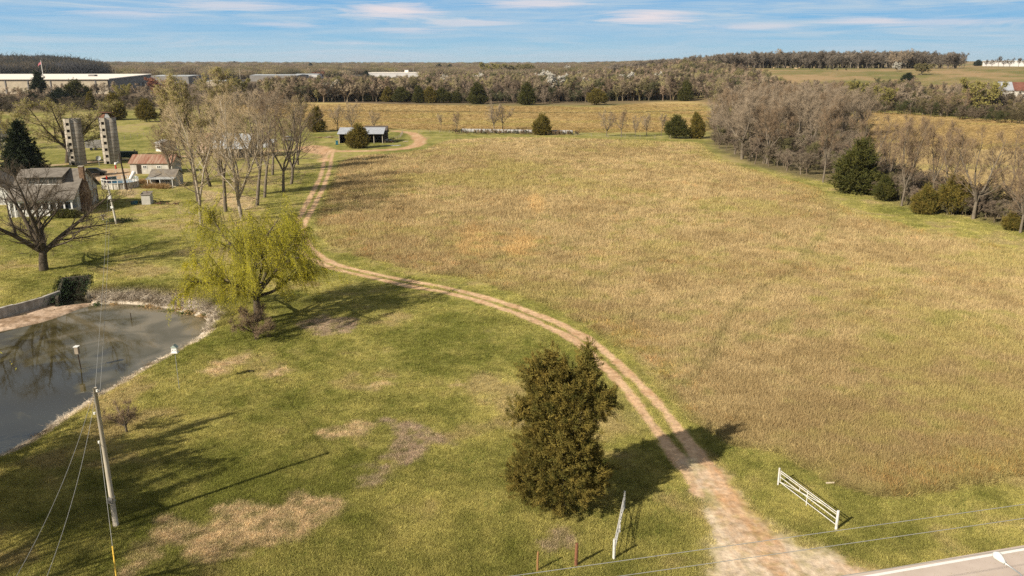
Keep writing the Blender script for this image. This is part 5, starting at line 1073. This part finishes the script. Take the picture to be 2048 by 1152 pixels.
X, Y, Z = GT(115, 436); n = 5000; P = unit(rng.normal(size=(n, 3)))*np.array([2.6, .8, .8])*(rng.random((n, 1))**.3)+np.array([0, 0, .7]); V, F = blades(rng, P, rng.normal(size=(n, 3))+np.array([0, 0, .6]), .26, .12); tag(link('foundation_shrub', mesh_np('foundation_shrub', V, F, cedarg), None, (X+1.5, Y, Z)), 'dark shrubs along the farmhouse porch wall', 'shrub')
X, Y, Z = GT(207, 441); o = thing('bird_bath', 'small stone bird bath on the lawn beside the house shadow', 'bird bath', (X, Y, Z)); mb = MB(); mb.lathe([(.3, 0), (.12, .15), (.1, .7)], concrete, 12); mb.build('pedestal', o); mb = MB(); mb.lathe([(.1, .7), (.45, .82), (.42, .84), (0, .76)], concrete, 16); mb.build('basin', o)
# ---------------------------------------------------------------- poles, wires
def cross(a, b, t): return tuple(a[i]+(b[i]-a[i])*t for i in range(3))
def wireobj(name, label, a, b, sag, r=.011, m=wire, n=24):
    pts = [np.array(cross(a, b, i/n))-np.array([0, 0, sag*4*(i/n)*(1-i/n)]) for i in range(n+1)]
    mb = MB(); mb.tube([Vector(p)-Vector(a) for p in pts], r, m, 5); return tag(mb.build(name, None, a), label, 'wire')
px0, py0 = G(232, 1052); o = thing('utility_pole', 'weathered wooden utility pole on the near lawn with a long shadow', 'utility pole', (px0, py0, 0))
mb = MB(); mb.tube([(0, 0, -.3), (0, 0, 4.0), (-.02, 0, 8.35)], [.15, .125, .10], woodpole, 16); mb.build('shaft', o, smooth=True)
def insul(par, z, s=-.2):
    mb = MB(); mb.tube([(0, 0, z), (s, -.05, z)], .02, steel, 6); mb.lathe([(.0, z-.07), (.06, z-.06), (.05, z), (.06, z+.05), (0, z+.07)], whitepaint, 10, (s, -.05)); return mb.build('insulator', par)
insul(o, 8.2, .12); insul(o, 6.9, -.2); insul(o, 5.2, -.2)
mb = MB(); mb.tube([(0, 0, 1.55), (0, 0, 1.62)], .17, steel, 14); mb.tube([(0, 0, 1.75), (0, 0, 1.82)], .17, steel, 14); mb.box(-.12, .12, -.24, -.17, 1.55, 1.85, greywall); mb.build('meter_band', o)
T0 = (px0, py0, 8.25)
o2x, o2y = G(233, 448); o = thing('utility_pole', 'pale utility pole with a grey meter box, beside the farmhouse', 'utility pole', (o2x, o2y, 0), (.0, math.radians(-5), 0)); mb = MB(); mb.tube([(0, 0, -.3), (0, 0, 6.3)], [.17, .12], mat('pale_pole', (.45, .42, .36), .9, .15, 3), 12); mb.build('shaft', o); B('meter_box', o, (-.28, .28, -.36, -.16, 4.1, 4.7, mat('box_grey', (.60, .60, .58), .6, .1, 3))); B('junction_box', o, (-.2, .2, -.32, -.15, 2.6, 2.95, mat('box_grey', (.6, .6, .58)))); 
T1 = (o2x-.5, o2y, 6.15)
x, y, z = GT(254, 380); o = thing('lamp_pole', 'dark leaning wooden pole with a white yard lamp, in front of the pool', 'lamp pole', (x, y, z), (0, math.radians(-5), 0)); mb = MB(); mb.tube([(0, 0, -.2), (0, 0, 7.4)], [.2, .13], wooddark, 10); mb.build('shaft', o); mb = MB(); mb.tube([(0, 0, 5.5), (-.5, -.1, 5.75), (-1.0, -.2, 5.6)], .03, steel, 6); mb.build('arm', o); mb = MB(); mb.lathe([(.0, 5.75), (.2, 5.65), (.28, 5.35), (.2, 5.2), (0, 5.15)], whitepaint, 14, (-1.05, -.2)); mb.build('lamp_head', o)
T2 = (x-.6, y, 7.2)
wireobj('overhead_wire', 'left overhead wire crossing the pond between the two poles', T0, T1, .5)
wireobj('overhead_wire', 'right overhead wire crossing the pond between the two poles', (T0[0]+.25, T0[1], T0[2]-.1), (T1[0]+.35, T1[1], T1[2]-.1), .6)
wireobj('overhead_wire', 'overhead wire from the house pole to the yard lamp pole', T1, T2, .4)
RP = (-15.3, 19.2); o = thing('utility_pole', 'roadside utility pole below the bottom edge, where the lawn wires end', 'utility pole', (*RP, 0)); mb = MB(); mb.tube([(0, 0, -.3), (0, 0, 9)], [.17, .12], woodpole, 12); mb.build('shaft', o); mb = MB(); mb.box(-1.2, 1.2, -.06, .06, 8.15, 8.3, wooddark); mb.build('crossarm', o)
wireobj('overhead_wire', 'outer of the two wires sloping down to the lower left corner', (T0[0]-.1, T0[1], 8.1), (RP[0]-.9, RP[1], 8.0), 1.15)
wireobj('overhead_wire', 'inner of the two wires sloping down to the lower left corner', (T0[0], T0[1], 8.0), (RP[0]+.6, RP[1], 8.0), 1.15)
g0 = G(243, 1240); ga = (px0-.17, py0-.05, 5.15); gb = (g0[0], g0[1], 0)
t_ = .62; gm = cross(ga, gb, t_)
o = thing('guy_wire', 'guy wire running down the near utility pole, yellow guard at its lower end', 'guy wire', ga); mb = MB(); mb.tube([(0, 0, 0), tuple(gm[i]-ga[i] for i in range(3))], .012, wire, 6); mb.build('cable', o); mb = MB(); mb.tube([tuple(gm[i]-ga[i] for i in range(3)), tuple(gb[i]-ga[i] for i in range(3))], .035, yellowg, 8); mb.build('guard', o)
def roadwire(p, q, z, label, r=.013):
    a = np.array(G(*p, z)); b = np.array(G(*q, z)); dd = (b-a)/np.linalg.norm(b-a); A = a-dd*14; Bq = b+dd*26; wireobj('roadside_wire', label, (*A, z), (*Bq, z), .06, r)
roadwire((1016, 1151), (2048, 1006), 8.2, 'upper wire crossing the lower right corner'); roadwire((1240, 1150), (2048, 1034), 8.0, 'middle wire crossing the lower right corner'); roadwire((1705, 1146), (2048, 1092), 7.4, 'lowest wire just above the road edge')
# street lamp
h0 = np.array(G(1988, 1108, 8.0)); h1 = np.array(G(2040, 1152, 8.05)); dd = (h1-h0)/np.linalg.norm(h1-h0); base = h0+dd*3.0
o = thing('street_lamp', 'white street lamp head on a thin curved arm over the road', 'street lamp', (base[0], base[1], 0)); rel = lambda s, z: (h0[0]+dd[0]*s-base[0], h0[1]+dd[1]*s-base[1], z)
mb = MB(); mb.tube([rel(0, 8.0), rel(.07, 8.03), rel(.2, 8.05), rel(.42, 8.04), rel(.62, 8.02)], [.03, .12, .155, .10, .055], whitepaint, 14); mb.build('lamp_head', o, smooth=True)
mb = MB(); mb.tube([rel(.6, 8.03), rel(1.3, 8.12), rel(2.2, 8.0), rel(3.0, 7.5)], .028, steel, 8); mb.build('arm', o, smooth=True); mb = MB(); mb.tube([(0, 0, 0), (0, 0, 7.7)], [.09, .06], steel, 12); mb.build('post', o)
# ---------------------------------------------------------------- gates and posts
def gate(P1, P2, label, hh=1.1):
    P1 = np.array(P1); P2 = np.array(P2); Lg = np.linalg.norm(P2-P1); d_ = (P2-P1)/Lg; o = thing('farm_gate', label, 'gate', (P1[0], P1[1], 0), math.atan2(d_[1], d_[0]))
    for u, rr, hp in ((0, .055, hh+.05), (Lg, .075, hh+.08)): mb = MB(); mb.tube([(u, 0, -.1), (u, 0, hp)], rr, gatepaint, 12); mb.build('post', o)
    a, b2 = .12, Lg-.09
    for z in (.28, .62, .90, 1.03): mb = MB(); mb.tube([(a, 0, z), (b2, 0, z)], .024, gatepaint, 8); mb.build('rail', o)
    for (u0, z0, u1, z1) in ((a, .28, a, 1.03), (a+.05, .28, Lg*.42, .62), (Lg*.42, .62, Lg*.80, .90), (Lg*.37, .62, Lg*.37, .90), (b2, .28, b2, 1.03)): mb = MB(); mb.tube([(u0, .03, z0), (u1, .03, z1)], .022, gatepaint, 8); mb.build('brace', o)
    mb = MB(); mb.tube([(Lg*.5, .04, -.05), (Lg*.5, .04, .95)], .028, gatepaint, 8); mb.build('support_leg', o); return o
gate(G(1556, 970), G(1672, 1059), 'white tube gate swung open on the right side of the gravel drive')
gate(G(1249.5, 984, 1.1), G(1227.5, 1118), 'white tube gate on the left side of the drive, seen nearly end on')
for (px, py, hp, rr, lab, m_) in ((1075, 1142, 1.12, .055, 'slim orange brown fence post at the bottom edge', woodorange), (1152, 1131, 1.30, .085, 'thicker dark reddish fence post nearer the white gate', mat('red_brown_wood', (.20, .09, .05), .9, .3, 4, bump=.3))):
    X, Y = G(px, py); mb = MB(); mb.tube([(0, 0, -.1), (.0, 0, hp*.5), (.02, 0, hp)], [rr*1.05, rr, rr*.9], m_, 10); tag(mb.build('fence_post', None, (X, Y, 0)), lab, 'post')
# birdhouse
X, Y, Z = GT(359, 780); o = thing('bird_house', 'white twin roomed bird house on a tall thin pole by the pond', 'bird house', (X, Y, Z), 0, None, (.78, .78, .98)); mb = MB(); mb.tube([(0, 0, -.05), (0, 0, 3.2)], .032, steel, 8); mb.build('pole', o)
B('box', o, (-.26, .26, -.2, .2, 3.2, 3.62, whitepaint)); mb = MB(); mb.prism([(-.32, -.27, 3.622), (.32, -.27, 3.622), (0, -.27, 3.86)], (0, .54, 0), mat('grey_green', (.30, .36, .33), .7, .1, 3)); mb.build('roof', o)
B('shelf', o, (-.34, .34, -.28, .28, 3.17, 3.199, whitepaint))
for s in (-.13, .13): mb = MB(); mb.tube([(s, -.205, 3.42), (s, -.2, 3.42)], .04, darkin, 10); mb.build('hole', o)
# nest box on a pole in the pond
X, Y = G(163, 738, WZ); o = thing('nest_box', 'pale nest box on a leaning post standing in the pond', 'nest box', (X, Y, WZ)); mb = MB(); mb.tube([(0, 0, -.9), (-.12, 0, 1.5)], .05, wooddark, 8); mb.build('post', o); B('box', o, (-.30, .02, -.16, .16, 1.45, 2.1, wood)); B('lid', o, (-.34, .06, -.22, .22, 2.101, 2.15, whitepaint))
X, Y = G(262, 640, WZ); mb = MB(); mb.tube([(0, 0, -.5), (.02, .03, .75)], [.05, .04], wooddark, 7); tag(mb.build('pond_stake', None, (X, Y, WZ)), 'thin stake standing in the far part of the pond', 'stake')
X, Y = G(501, 744); mb = MB(); mb.prism([(-.28, -.1, .02), (.25, -.12, .02), (.3, .1, .02), (-.2, .14, .02)], (0, 0, .10), darkin); tag(mb.build('lawn_plate', None, (X, Y, 0)), 'small dark slab lying on the lawn below the willow', 'slab')
X, Y = G(1660, 968); mb = MB(); mb.prism([(-.25, -.05, .05), (.25, -.03, .07), (.25, .06, .07), (-.25, .05, .05)], (0, 0, .05), mat('pale_board', (.62, .52, .38))); tag(mb.build('loose_board', None, (X, Y, 0)), 'short pale board lying in the grass beyond the open gate', 'board')
# pond wall and drain
def wallseg(mb, A, Bq, z0, z1, t, m):
    A = np.array(A); Bq = np.array(Bq); d_ = (Bq-A)/np.linalg.norm(Bq-A); n_ = np.array([-d_[1], d_[0]])*t; mb.prism([(*A, z0), (*Bq, z0), (*(Bq+n_), z0), (*(A+n_), z0)], (0, 0, z1-z0), m)
WL = [G(*p, -.95) for p in ((-420, 690), (-120, 661), (0, 638), (32, 629), (92, 612), (124, 600))]; mb = MB()
for i in range(len(WL)-1):
    a, b2 = np.array(WL[i]), np.array(WL[i+1]); n = max(1, int(round(np.linalg.norm(b2-a)/2.6)))
    for j in range(n):
        p, q = a+(b2-a)*j/n, a+(b2-a)*((j+1)/n)-(b2-a)/np.linalg.norm(b2-a)*.03; wallseg(mb, p, q, -1.4, .10+.04*((i+j) % 3), .34, concdirty)
tag(mb.build('retaining_wall', None, (0, 0, 0)), 'stained concrete retaining wall along the left side of the pond', 'wall')
o = thing('stone_drain', 'dark overgrown drain opening in the bank below the old spreading tree', 'drain', (nb[0], nb[1], 0)); n0 = NOTCH-nb
for nm, a, b2, hh in (('left_wall', n0[0], n0[3], -.12), ('back_wall', n0[3], n0[2], -.12), ('right_wall', n0[2], n0[1], -.3)): mb = MB(); wallseg(mb, b2, a, -1.4, hh, .3, mossy); mb.build(nm, o)
n = 2800; rng = np.random.default_rng(12); u = rng.random(n); k = rng.random(n); A0, A3, A2, A1 = n0[0], n0[3], n0[2], n0[1]
P = np.where((k < .6)[:, None], A0+(A3-A0)*u[:, None], np.where((k < .72)[:, None], A3+(A2-A3)*u[:, None], A2+(A1-A2)*(u[:, None]*.75)))
P = np.column_stack([P+rng.normal(size=(n, 2))*(.2+1.1*rng.random((n, 1))**2), np.where(k < .72, -.95+.95*rng.random(n), -.9+.95*rng.random(n))]); V, F = blades(rng, P, rng.normal(size=(n, 3))+np.array([.2, -.5, .2]), .20, .14)
tag(link('ivy', mesh_np('ivy', V, F, ivym), None, (nb[0], nb[1], 0)), 'dark ivy covering the walls of the drain opening', 'ivy')
rng = np.random.default_rng(14)
for i in range(26):   # low green tufts along the far shore
    px = 180+rng.random()*250; X, Y = G(px, 600+((px-180)/250)**2*24+rng.random()*7, -.7)
    n = 160; P = rng.normal(size=(n, 3))*np.array([.35, .25, .12]); V, F = blades(rng, P, rng.normal(size=(n, 3))+np.array([0, 0, .8]), .22, .10); tag(link('shore_weed', mesh_np('shore_weed', V, F, mat('weed_green', (.05, .08, .02), .8, .4, 2, coord='World') if i % 2 else ornam), None, (X, Y, tz(X, Y))), 'small leafy clump at the foot of the far pond bank', 'plant', 'weeds along the far pond bank')
# stones on both shores
stm = mat('shore_stone', (.22, .18, .14), .95, scale=3, col2=(.50, .45, .38), bump=.4); sme = []
for s in range(4):
    import bmesh
    bm = bmesh.new(); bmesh.ops.create_icosphere(bm, subdivisions=2, radius=.5); r_ = random.Random(s)
    for v in bm.verts: v.co *= .8+.35*r_.random(); v.co.z *= .6
    me = bpy.data.meshes.new('stone'); bm.to_mesh(me); bm.free(); me.materials.append(stm); sme.append(me)
cnt = 0
while cnt < 130:
    px = 30+rng.random()*410; far = rng.random() < .45; sgn = rng.random()
    k = rng.integers(0, len(POND)); a, b2 = POND[k], POND[(k+1) % len(POND)]; p = a+(b2-a)*rng.random(); nrm = p-cen; nrm = nrm/np.linalg.norm(nrm); q = p+nrm*(.1+.9*rng.random()*(1.6 if p[1] > 80 else 1))
    if q[0] < -56 or sdist(np.array([q[0]]), np.array([q[1]]), LEDGE, 5)[0] < .4 or q[1] < 44: continue
    cnt += 1; s = .10+.30*rng.random()**2; st = link('stone', sme[cnt % 4], None, (q[0], q[1], tz(*q)+s*.1), rng.random()*6, (s*1.3, s, s)); tag(st, 'pale stone on the pond shore', 'stone', 'stones along the pond shore')
# ---------------------------------------------------------------- bales and fence line
mb = MB(); mb.lathe([(0, -.62), (.62, -.62), (.72, -.5), (.74, 0), (.72, .5), (.62, .62), (0, .62)], haywrap, 20); bale = mb.build('wrapped_bale', None); bale.hide_render = False
bme = bale.data; bpy.data.objects.remove(bale); a = np.array(GT(922, 265)[:2]); b2 = np.array(GT(1146, 268.5)[:2]); dl = b2-a; nb_ = int(np.linalg.norm(dl)/1.32); yaw = math.atan2(dl[1], dl[0])
for i in range(nb_):
    p = a+dl*(i+.5)/nb_; e_ = ('left end of' if i == 0 else 'right end of' if i == nb_-1 else 'within'); o = link('wrapped_bale', bme, None, (p[0], p[1]+.15*rng.normal(), tz(*p)+.70), None, 1.0); o.rotation_euler = (math.pi/2, 0, yaw+math.pi/2+rng.normal()*.05)
    tag(o, 'pale wrapped round bale %s the long row, %s of the cedar' % (e_, 'left' if PR(p[0], p[1], 0)[0] < 1083 else 'right'), 'bale', 'row of wrapped bales')
def fence(pts, label, step=3.0, hh=1.25, m_=wood):
    P = [np.array(GT(*p)[:2]) for p in pts]; o = thing('wire_fence', label, 'fence', (P[0][0], P[0][1], 0)); tops = []
    for i in range(len(P)-1):
        L_ = np.linalg.norm(P[i+1]-P[i]); n = max(1, int(L_/step))
        for j in range(n+(i == len(P)-2)):
            q = P[i]+(P[i+1]-P[i])*j/n; zz = tz(*q); rel_ = (q[0]-P[0][0], q[1]-P[0][1]); hq = hh*(.85+.3*random.random()); mb = MB(); mb.tube([(*rel_, zz-.1), (rel_[0]+.03, rel_[1], zz+hq)], .07, m_, 6); mb.build('post', o); tops.append((*rel_, zz))
    for hz in (.5, 1.0):
        mb = MB(); mb.tube([(t[0], t[1], t[2]+hz) for t in tops], .012, steel, 4); mb.build('wire_strand', o)
fence([(838, 266), (860, 266), (918, 266)], 'post and wire fence left of the wrapped bales', 3.2); fence([(770, 286), (800, 276), (806, 268)], 'short broken fence at the right end of the pole barn yard', 2.0)
fence([(236, 282), (262, 276), (300, 270)], 'thin wire fence across the green paddock behind the silos', 4)
fence([(1150, 272), (1250, 277), (1340, 278)], 'low fence under the bare trees of the back fence line', 5)
# ---------------------------------------------------------------- far buildings
def far_block(name, label, corners, hgt, wm_, rm, pitch=0, cat='warehouse', door=None, loc_ground=True):
    P = [np.array(c) for c in corners]; o = thing(name, label, cat, (P[0][0], P[0][1], tz(*P[0]))); Q = [(p[0]-P[0][0], p[1]-P[0][1]) for p in P]
    mb = MB(); mb.prism([(q[0], q[1], -2) for q in Q], (0, 0, hgt+2), wm_); mb.build('wall', o)
    c = np.mean(Q, 0); R_ = [tuple(c+(np.array(q)-c)*1.01) for q in Q]; mb = MB()
    if pitch:
        m0 = ((R_[0][0]+R_[3][0])/2, (R_[0][1]+R_[3][1])/2, hgt+pitch); m1 = ((R_[1][0]+R_[2][0])/2, (R_[1][1]+R_[2][1])/2, hgt+pitch); z = hgt+.01
        mb.add([(*R_[0], z), (*R_[1], z), (*R_[2], z), (*R_[3], z), m0, m1], [(0, 1, 5, 4), (2, 3, 4, 5), (0, 4, 3), (1, 2, 5), (3, 2, 1, 0)], rm)
    else: mb.prism([(*q, hgt+.01) for q in R_], (0, 0, .7), rm)
    mb.build('roof', o); return o, Q
def quad(px0, px1, py, depth, lean=0):
    a = np.array(GT(px0, py)[:2]); b = np.array(GT(px1, py)[:2]); return [a, b, b+np.array([lean, depth]), a+np.array([lean, depth])]
c0 = np.array(G(218, 187)); c1 = np.array(G(303, 169)); dv = (c1-c0); f0 = np.array(G(0, 187.5)); du = (f0-c0)/np.linalg.norm(f0-c0)*330
o, Q = far_block('warehouse', 'huge warehouse with a bright white roof at the far left', [c0+du, c0, c0+dv, c0+du+dv], 11.3, tan, whiteroof)
# vertical joints, doors and roof vents
for i in range(14):
    p = np.array(Q[1])+(np.array(Q[0])-np.array(Q[1]))*(i*.055+.03); mb = MB(); mb.box(p[0]-.4, p[0]+.4, p[1]-.5, p[1]-.02, 0, 11, greywall); mb.build('wall_joint', o)
s_ = dv/np.linalg.norm(dv); nS = np.array([s_[1], -s_[0]])
mb = MB(); A = np.array(Q[1])+s_*2+nS*.3; Bq = np.array(Q[2])-s_*2+nS*.3; mb.prism([(*A, 0), (*Bq, 0), (*(Bq+nS*.2), 0), (*(A+nS*.2), 0)], (0, 0, 11.0), greywall); mb.build('side_cladding', o)
for t_ in (.62, .72): A = np.array(Q[1])+dv*t_+nS*.6; mb = MB(); mb.prism([(*A, 0), (*(A+s_*6), 0), (*(A+s_*6+nS*.2), 0), (*(A+nS*.2), 0)], (0, 0, 4.5), darkin); mb.build('loading_door', o)
for (u, v, s) in ((.1, .4, 3), (.3, .6, 2.5), (.42, .3, 3.5), (.62, .3, 3), (.8, .5, 3), (.88, .25, 4)):
    p = np.array(Q[0])*(u)+np.array(Q[1])*(1-u)+dv*v; B('roof_unit', o, (p[0]-s, p[0]+s, p[1]-s, p[1]+s, 12.01, 13.6, greywall))
A = np.array(Q[1])+du*.33; c2 = c0+du*.42
far_block('loading_annex', 'long beige annex with a brown roof before the white roofed warehouse', [c2+du*.5-dv*.14, c2-dv*.14, c2-dv*.02, c2+du*.5-dv*.02], 8.2, mat('beige_wall', (.50, .46, .40), .85, .1, .3), brownroof)
far_block('warehouse', 'white warehouse beyond the middle of the wood', quad(735, 838, 157, 60), 8.6, mat('white_wall', (.62, .61, .60), .7, .08, .2), whiteroof)
B('roof_unit', bpy.data.objects['warehouse.001'] if 'warehouse.001' in bpy.data.objects else None, (58, 64, 20, 26, 9.4, 13, whiteroof))
gr = mat('grey_roof', (.36, .38, .40), .7, .1, .05)
for (a0, a1, py, dp, hg, wmm, rmm, lab) in ((300, 378, 168, 70, 9, greywall, gr, 'grey flat warehouse right of the huge white roofed one'), (500, 595, 163, 60, 8, greywall, gr, 'long grey metal building behind the farmyard treetops'), (588, 635, 161, 40, 8, mat('white_wall', (.6, .6, .6)), gr, 'white ended metal building behind the farmyard row'), (600, 660, 154, 40, 7, gr, gr, 'pale grey building by the pink red tree'), (445, 485, 151, 30, 6, whitepaint, whiteroof, 'small white commercial building behind the budding treetops'), (412, 470, 172, 40, 5, tan, gr, 'low beige building glimpsed between the farmyard trunks'), (690, 728, 152, 30, 5, whitepaint, whiteroof, 'thin white building left of the middle warehouse'), (120, 175, 149, 30, 6, greywall, whiteroof, 'pale low building between the white roof and the wooded hill'), (0, 60, 149, 30, 6, greywall, gr, 'grey low building beneath the wooded hill at the left edge')):
    far_block('industrial_building', lab, quad(a0, a1, py, dp), hg, wmm, rmm, 1.2, 'building')
for (px, py, lab) in ((237, 139, 'white house on the slope right of the wooded hill, left one'), (251, 138, 'white house on the slope right of the wooded hill, right one'), (527, 140, 'far white house in the clearing, leftmost'), (536, 141, 'far white house in the clearing, second'), (585, 140, 'far tan house in the clearing with two gables'), (560, 142, 'small far house in the clearing between the others')):
    o, _ = far_block('far_house', lab, quad(px-3.2, px+3.2, py, 12), 6, mat('far_white', (.62, .60, .56), .8, .1, .3), mat('far_roof', (.30, .28, .27), .9, .1, .3), 3, 'house')
x, y, z = GT(2003, 200); zt = HT(2003, 200, 166)
o = gable('hay_barn', 'big barn with rust brown and silver roof panels at the right edge', 'barn', 0, 0, math.radians(-24), 46, 30, zt*.55, zt, sidingold, mat('brown_tin', (.20, .085, .06), .8, .3, .3, wave=('X', 1.2, .2)), over=.6, loc=(x, y+4))
mb = MB(); slab(mb, (-.9, zt*.55+.11-.9*(zt*.45/15)), (15, zt+.115), -.8, 8, .1, metalroof); mb.build('tin_panel', o)
o, _ = far_block('warehouse', 'long white warehouse behind the hill at the right edge', [np.array(p)*1.0 for p in ((735, 1215), (940, 1190), (950, 1290), (745, 1315))], 7.5, mat('white_wall', (.6, .6, .6)), whiteroof)
o, _ = far_block('industrial_building', 'grey flat building before the white warehouse on the hill', [np.array(p)*1.0 for p in ((775, 1180), (860, 1165), (865, 1190), (780, 1208))], 7.2, greywall, gr, 0, 'building')
rng = np.random.default_rng(21)
for i, (px, h_) in enumerate(((1966, 5), (1978, 7), (1990, 9), (2000, 5), (2013, 8), (2030, 7), (2042, 9))):
    yy = 1120.; tree('bare_tree', 'far%d' % (i % 3), (px-1024)/FPX*yy*.97, yy, h_+4, 'small bare tree before the long white warehouse on the hill', group='small trees before the hill warehouse', crown=twigdark, wide=1.5)
# flag and far poles
y = 760.; x = (82-1024)/FPX*(y*math.cos(PITCH)); z = tz(x, y); o = thing('flagpole', 'tall flagpole with a limp red and white flag before the wooded hill', 'flagpole', (x, y, z)); mb = MB(); mb.tube([(0, 0, 0), (0, 0, 27-z)], [.25, .15], whitepaint, 8); mb.build('pole', o); mb = MB(); mb.prism([(0, 0, 26-z), (-2.6, .3, 24.3-z), (-3.6, 0, 21.6-z), (-1.6, .2, 23.2-z), (0, 0, 23.3-z)], (0, .12, 0), flagm); mb.build('flag', o)
for (px, py, top, lab) in ((482, 174, 136, 'pale far pole rising behind the farmyard treetops'), (827, 157, 133, 'thin mast at the right end of the middle white warehouse'), (790, 157, 139, 'short pale mast over the middle white warehouse'), (234, 166, 143, 'pale pole at the corner of the white roofed warehouse')):
    X, Y, Z = GT(px, py); hh = HT(px, py, top); mb = MB(); mb.tube([(0, 0, 0), (0, 0, hh)], [.28, .18], woodpole, 8); tag(mb.build('far_pole', None, (X, Y, Z)), lab, 'pole')
# cattle
def cowmesh(name, m):
    mb = MB(); mb.tube([(-1.15, 0, 1.15), (-1.0, 0, 1.1), (-.4, 0, 1.02), (.3, 0, 1.0), (.8, 0, 1.08), (1.15, 0, 1.2), (1.5, 0, 1.30), (1.75, 0, 1.22), (2.0, 0, 1.05)], [.12, .34, .42, .44, .38, .24, .19, .17, .10], m, 10)
    for sx in (-.85, .75):
        for sy in (-.2, .2): mb.tube([(sx, sy, .95), (sx+.03, sy, .5), (sx, sy, 0)], [.17, .10, .07], m, 6)
    mb.tube([(-1.15, 0, 1.25), (-1.3, 0, .9), (-1.28, 0, .5)], [.04, .03, .05], m, 5)
    for s in (-1, 1): mb.tube([(1.62, s*.12, 1.36), (1.58, s*.34, 1.38)], [.06, .03], m, 5)
    o = mb.build(name, None); me = o.data; bpy.data.objects.remove(o)
    return me
cb, ct = cowmesh('cow', cowblack), cowmesh('cow', cowtan)
for i, (px, py, c) in enumerate(((1445, 138.5, 0), (1494, 138.5, 0), (1510, 138, 0), (1548, 137.5, 1), (1561, 137.5, 0), (1575, 136.5, 1), (1592, 139, 1), (1599, 137.5, 1), (1612, 136.5, 0), (1619, 138, 0), (1628, 137, 1), (1638, 137, 0), (1644, 139, 0), (1654, 139.5, 0), (1664, 139.5, 0), (1674, 141, 0), (1692, 141, 0), (1716, 138.5, 1), (1771, 138, 0))):
    X, Y, Z = GT(px, py); o = link('cow', ct if c else cb, None, (X, Y, Z), rng.random()*6.28, 1.15); tag(o, ('tan' if c else 'black')+' cow grazing on the hill pasture', 'cow', 'cattle on the hill pasture')
# ---------------------------------------------------------------- haze
hm = bpy.data.materials.new('haze_air'); hm.use_nodes = True; t = hm.node_tree; t.nodes.clear()
out = N(t, 'ShaderNodeOutputMaterial'); pv = N(t, 'ShaderNodeVolumePrincipled'); pv.inputs['Color'].default_value = (.80, .88, 1.0, 1); pv.inputs['Density'].default_value = .00004; pv.inputs['Anisotropy'].default_value = .2
L(t, pv.outputs[0], out.inputs['Volume'])
mb = MB(); mb.box(-9200, 9200, -9200, 9200, -4, 75, hm); hz_ = mb.build('haze'); hz_['kind'] = 'stuff'; tag(hz_, 'thin pale blue haze in the air over the far woods', 'haze')
bpy.context.view_layer.update()
